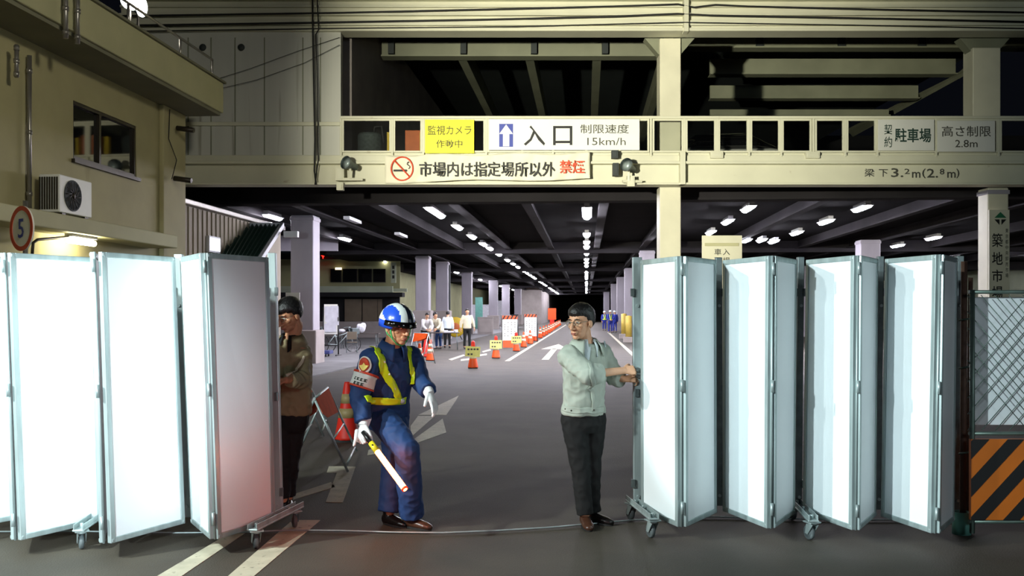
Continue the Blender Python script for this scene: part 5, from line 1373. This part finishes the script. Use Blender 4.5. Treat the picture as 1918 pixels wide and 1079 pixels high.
for sx in (-1, 1):
    mb.tube([hp(sx*.084, .030, .015), hp(sx*.080, .036, -.03), hp(sx*.066, .040, -.075), hp(sx*.030, .050, -.112), hp(0, .056, -.119)], .0055, 8)
    mb.tube([hp(sx*.088, -.03, .01), hp(sx*.080, .0, -.05), hp(sx*.066, .036, -.072)], .0045, 8)
mb.build('chin_strap', M['strap_green'], ho)
add_hair(guard.root, hc, H, k, 'hair', 4, .06, -.02, -.055, 1.04)
# red stripe of the trousers leg
tt = bvh_of(guard.tw)
# baton held in the right hand
b0, b1 = P(684, 815, 6.66), P(759, 917, 6.38)
bd = (b1-b0).normalized(); q = bd.to_track_quat('Z', 'Y').to_matrix().to_4x4()
bt = thing('light_baton', 'glowing red traffic baton with yellow collar in the gloved hand of the guard', 'baton', b0)
Lb = (b1-b0).length
def seg(t0, t1, r0, r1, m, nm, n=18):
    q2 = q.copy(); q2.translation = b0 + bd*Lb*t0; L_ = Lb*(t1-t0); mb = MB(); mb.lathe([(0, 0), (r0, 0), (r1, L_), (0, L_)], n, q2); return mb.build(nm, M[m], bt)
seg(-.06, .16, .016, .016, 'black_plastic', 'grip'); seg(.15, .31, .021, .023, 'baton_yellow', 'collar'); seg(.31, .985, .020, .020, 'baton', 'light_tube'); seg(.975, 1.0, .0225, .0225, 'baton_rim', 'end_rim'); seg(1.0, 1.004, .015, .015, 'baton', 'end_lens')
mb = MB(); mb.ell(b0 + bd*Lb*.2 + Vector((0, -.023, .008)), .006); mb.build('switch', M['black_plastic'], bt)

# ------------------------------------------------------------------ the man pulling the right gate
J = dict(head=P(1087, 603, 6.97), neck=P(1096, 642, 7.02), pelvis=P(1093, 772, 7.04), f=(.50, -.86, 0), pf=(.40, -.91, 0), hf=(-.62, -.78, -.10), hk=1.10,
    shR=P(1065, 667, 6.93), elR=P(1101, 702, 6.74), wrR=P(1168, 694, 6.98), shL=P(1127, 663, 7.14), elL=P(1150, 706, 7.16), wrL=P(1168, 710, 7.10),
    hipR=P(1074, 785, 7.02), knR=P(1086, 868, 6.99), anR=Vector(((1096-CX)/F*6.98, 6.98, .10)), hipL=P(1112, 785, 7.08), knL=P(1108, 868, 7.07), anL=Vector(((1110-CX)/F*7.10, 7.10, .10)),
    toeR=(.12, -1, 0), toeL=(.8, -.6, 0), hem=-.03, hemw=(.172, .126), chestw=(.178, .124), sleeve=(.080, .074, .074, .070), cuffR=.36, cuffL=.78, leg=(.098, .086, .074, .066, .062), them=1.03, disp=(.016, 8, 11), waist=.1,
    hands=dict(R=dict(dirv=(.93, .36, .03), back=(.2, -.8, .55), thumb=(0, .3, 1), curls=(.75, .8, .85, .9), k=1.0, tcurl=.7), L=dict(dirv=(.95, -.1, .05), back=(.1, -.6, .75), thumb=(0, .2, 1), curls=(.8, .85, .9, .9), k=1.0, tcurl=.7)))
man = build_person('man in grey work jacket and glasses pulling the right gate, looking left', J, dict(jacket='grey_jacket', trousers='black_cloth', shoeR='leather', shoeL='black_leather'), True, 1.0, None, 'skin')
hair_face(man, glasses=True, seed=2, fringe=.040, side=-.03, back=-.07, th=1.17)
mt = bvh_of(man.jw)
collar(man, M['grey_jacket'], .080, .07, .62, .050)
collar(man, M['shirt'], .068, .075, .34, .026, 'shirt_collar', .004)
patch('shirt_front', M['shirt'], man.root, mt, cast(1099, 664, mt), man.f, UP, [(-.040, .055), (.040, .055), (.012, -.04), (-.004, -.05), (-.012, -.04)], .006)
ribbon('placket', M['grey_jacket'], man.root, mt, [cast(1104, 680, mt), cast(1108, 705, mt), cast(1111, 735, mt), cast(1112, 770, mt)], .035, .005)
for (x, y) in ((1059, 766), (1070, 769), (1112, 768)):
    mb = MB(); mb.ell(cast(x, y, mt) + Vector((0, -.004, 0)), .007); mb.build('button', M['dark_frame'], man.root)
ribbon('hem_band', M['grey_jacket'], man.root, mt, [cast(1053, 764, mt), cast(1072, 768, mt), cast(1092, 770, mt), cast(1112, 770, mt), cast(1131, 766, mt)], .04, .004)
patch('pen', M['shirt'], man.root, mt, cast(1132, 645+0, mt), (.3, -.95, 0), UP, [(-.006, .025), (.006, .025), (.006, -.02), (-.006, -.02)], .008)

# ------------------------------------------------------------------ worker behind the left gate end
J = dict(head=P(541, 590, 7.38), neck=P(546, 634, 7.46), pelvis=P(545, 768, 7.50), f=(-.35, -.93, 0), hf=(-.55, -.75, -.42), hk=1.08,
    shR=P(520, 660, 7.42), elR=P(512, 715, 7.30), wrR=P(508, 735, 7.12), shL=P(563, 660, 7.50), elL=P(566, 712, 7.28), wrL=P(535, 712, 7.02),
    hipR=P(530, 785, 7.48), knR=P(530, 865, 7.45), anR=Vector(((530-CX)/F*7.5, 7.5, .10)), hipL=P(552, 785, 7.52), knL=P(545, 865, 7.5), anL=Vector(((540-CX)/F*7.6, 7.6, .10)),
    toeR=(-.3, -1, 0), toeL=(.2, -1, 0), hem=-.05, cuffR=.95, cuffL=.8, leg=(.096, .084, .070, .062, .062), sleeve=(.078, .072, .066, .060), disp=(.016, 8, 5),
    hands=dict(L=dict(dirv=(-.8, -.55, .05), back=(-.3, -.3, .8), thumb=(0, -.3, 1), curls=(.8, .85, .9, .9), k=1.0, tcurl=.7), R=dict(dirv=(-.4, -.9, 0), back=(-.8, 0, .3), thumb=(0, 0, 1), curls=(.5, .5, .5, .5))))
wk = build_person('worker in khaki jacket half hidden behind the end of the left gate', J, dict(jacket='khaki', trousers='black_cloth', shoe='black_leather'), True, .98, None, 'skin_tan')
hair_face(wk, glasses=True, seed=6, fringe=.032, side=-.04, back=-.08, th=1.18)
wt_ = bvh_of(wk.jw)
collar(wk, M['black_cloth'], .072, .08, .3, .02, 'inner_collar'); collar(wk, M['khaki'], .080, .065, .6, .045)
ribbon('reflective_band', M['reflect'], wk.root, wt_, [cast(570, 668, wt_), cast(564, 680, wt_), cast(556, 692, wt_), cast(545, 700, wt_), cast(536, 704, wt_)], .025, .006)

# ------------------------------------------------------------------ people deep in the hall
def stand(label, x, yfeet, hgt, f, hf, jacket, trousers, lean=0.0, armR=None, armL=None, group=None, skin='skin', hem=-.08, w_=1.0, seed=1, helmet=False):
    g = G(x, yfeet); f = Vector(f).normalized(); r = f.cross(UP); s = hgt/1.70; O = Vector((g.x, g.y, 0))
    def q(a, b_, z): return O + r*a*s + f*b_*s + UP*z*s
    pel = q(0, -lean*.25, .90); nk = q(0, lean*.45, 1.42 - lean*.18)
    hd = nk + (f*(.03+lean*.08) + UP*.155)*s
    sR, sL = nk + (r*.17 - UP*.06)*s, nk + (-r*.17 - UP*.06)*s
    aR = armR or ((.24, .02, 1.10), (.24, .08, .84)); aL = armL or ((-.24, .02, 1.10), (-.24, .08, .84))
    J = dict(head=hd, neck=nk, pelvis=pel, f=f + UP*.001, hf=hf, hk=s, shR=sR, elR=q(*aR[0]), wrR=q(*aR[1]), shL=sL, elL=q(*aL[0]), wrL=q(*aL[1]),
        hipR=q(.09, -lean*.25, .86), knR=q(.10, 0, .48), anR=q(.11, -.02, .10), hipL=q(-.09, -lean*.25, .86), knL=q(-.10, 0, .48), anL=q(-.11, -.02, .10), toeR=f, toeL=f, hem=hem, leg=(.095, .08, .066, .058, .058),
        hands=dict(R=dict(dirv=(q(*aR[1])-q(*aR[0])), back=r, thumb=f, k=1.1, fat=1.3), L=dict(dirv=(q(*aL[1])-q(*aL[0])), back=-r, thumb=f, k=1.1, fat=1.3)))
    pr = build_person(label, J, dict(jacket=jacket, trousers=trousers, shoe='black_leather'), False, w_, group, skin)
    if not helmet: add_hair(pr.root, pr.hc, pr.H, pr.k, seed=seed, fringe=.045, side=-.03, back=-.07, th=1.15)
    else:
        mb = MB(); R4 = pr.H.to_4x4(); R4.translation = pr.hc; mb.lathe([(.135, .03), (.118, .035), (.112, .07), (.09, .11), (.05, .14), (0, .15)], 18, R4); mb.build('helmet', M['helmet_white'], pr.root)
    return pr
stand('man standing in beige jacket and black trousers, facing the road', 875, 654, 1.76, (.2, -1, 0), (.3, -1, .1), 'beige_jacket', 'black_cloth', 0, ((.26, .0, 1.12), (.28, .05, .88)), ((-.26, -.02, 1.12), (-.30, 0, .90)))
stand('man in pale grey jacket bending over the table, leftmost of the group', 797, 656, 1.66, (.35, -.9, 0), (.5, -.8, -.3), 'pale_jacket', 'black_cloth', .45, ((.2, .3, 1.05), (.1, .5, .9)), ((-.22, .3, 1.05), (-.1, .5, .9)), seed=2)
stand('man in pale jacket at the table in the middle of the group', 821, 654, 1.66, (-.5, -.8, 0), (.8, -.4, -.1), 'beige_jacket', 'navy', .35, ((.24, .25, 1.05), (.15, .45, .88)), ((-.24, .2, 1.05), (-.2, .4, .9)), seed=3)
stand('man in white jacket seen from behind at the table', 838, 652, 1.68, (.2, .95, 0), (.3, .9, -.1), 'shirt', 'black_cloth', .15, None, None, seed=4)
def vest(pr):
    t = bvh_of(pr.jw); up, f, r, nk, pv = pr.up, pr.f, pr.r, pr.V['neck'], pr.V['pelvis']
    for s_ in (-1, 1):
        ribbon('reflective_strap', M['lime'], pr.root, t, [nk + r*s_*.09 + f*.10 - up*.02, nk + r*s_*.07 + f*.16 - up*.2, nk + r*s_*.03 + f*.17 - up*.42], .06, .012, 12)
    ribbon('reflective_belt', M['lime'], pr.root, t, [nk - up*.44 + r*.2 + f*.05, nk - up*.44 + f*.2, nk - up*.44 - r*.2 + f*.05], .06, .012, 12)
vest(stand('guard in blue uniform and white helmet far down the road, left of three', 1132, 619, 1.7, (.1, -1, 0), (.1, -1, 0), 'navy2', 'navy2', helmet=True))
vest(stand('guard in blue uniform with bright straps far down the road, middle of three', 1143, 624, 1.75, (.15, -1, 0), (.1, -1, 0), 'navy2', 'navy2', 0, ((.24, .1, 1.1), (.1, .25, 1.0)), ((-.24, .1, 1.1), (-.1, .25, 1.0)), helmet=True))
stand('guard in blue uniform seen from behind far down the road, right of three', 1151.5, 623, 1.72, (-.2, 1, 0), (-.2, 1, 0), 'navy2', 'navy2', helmet=True)
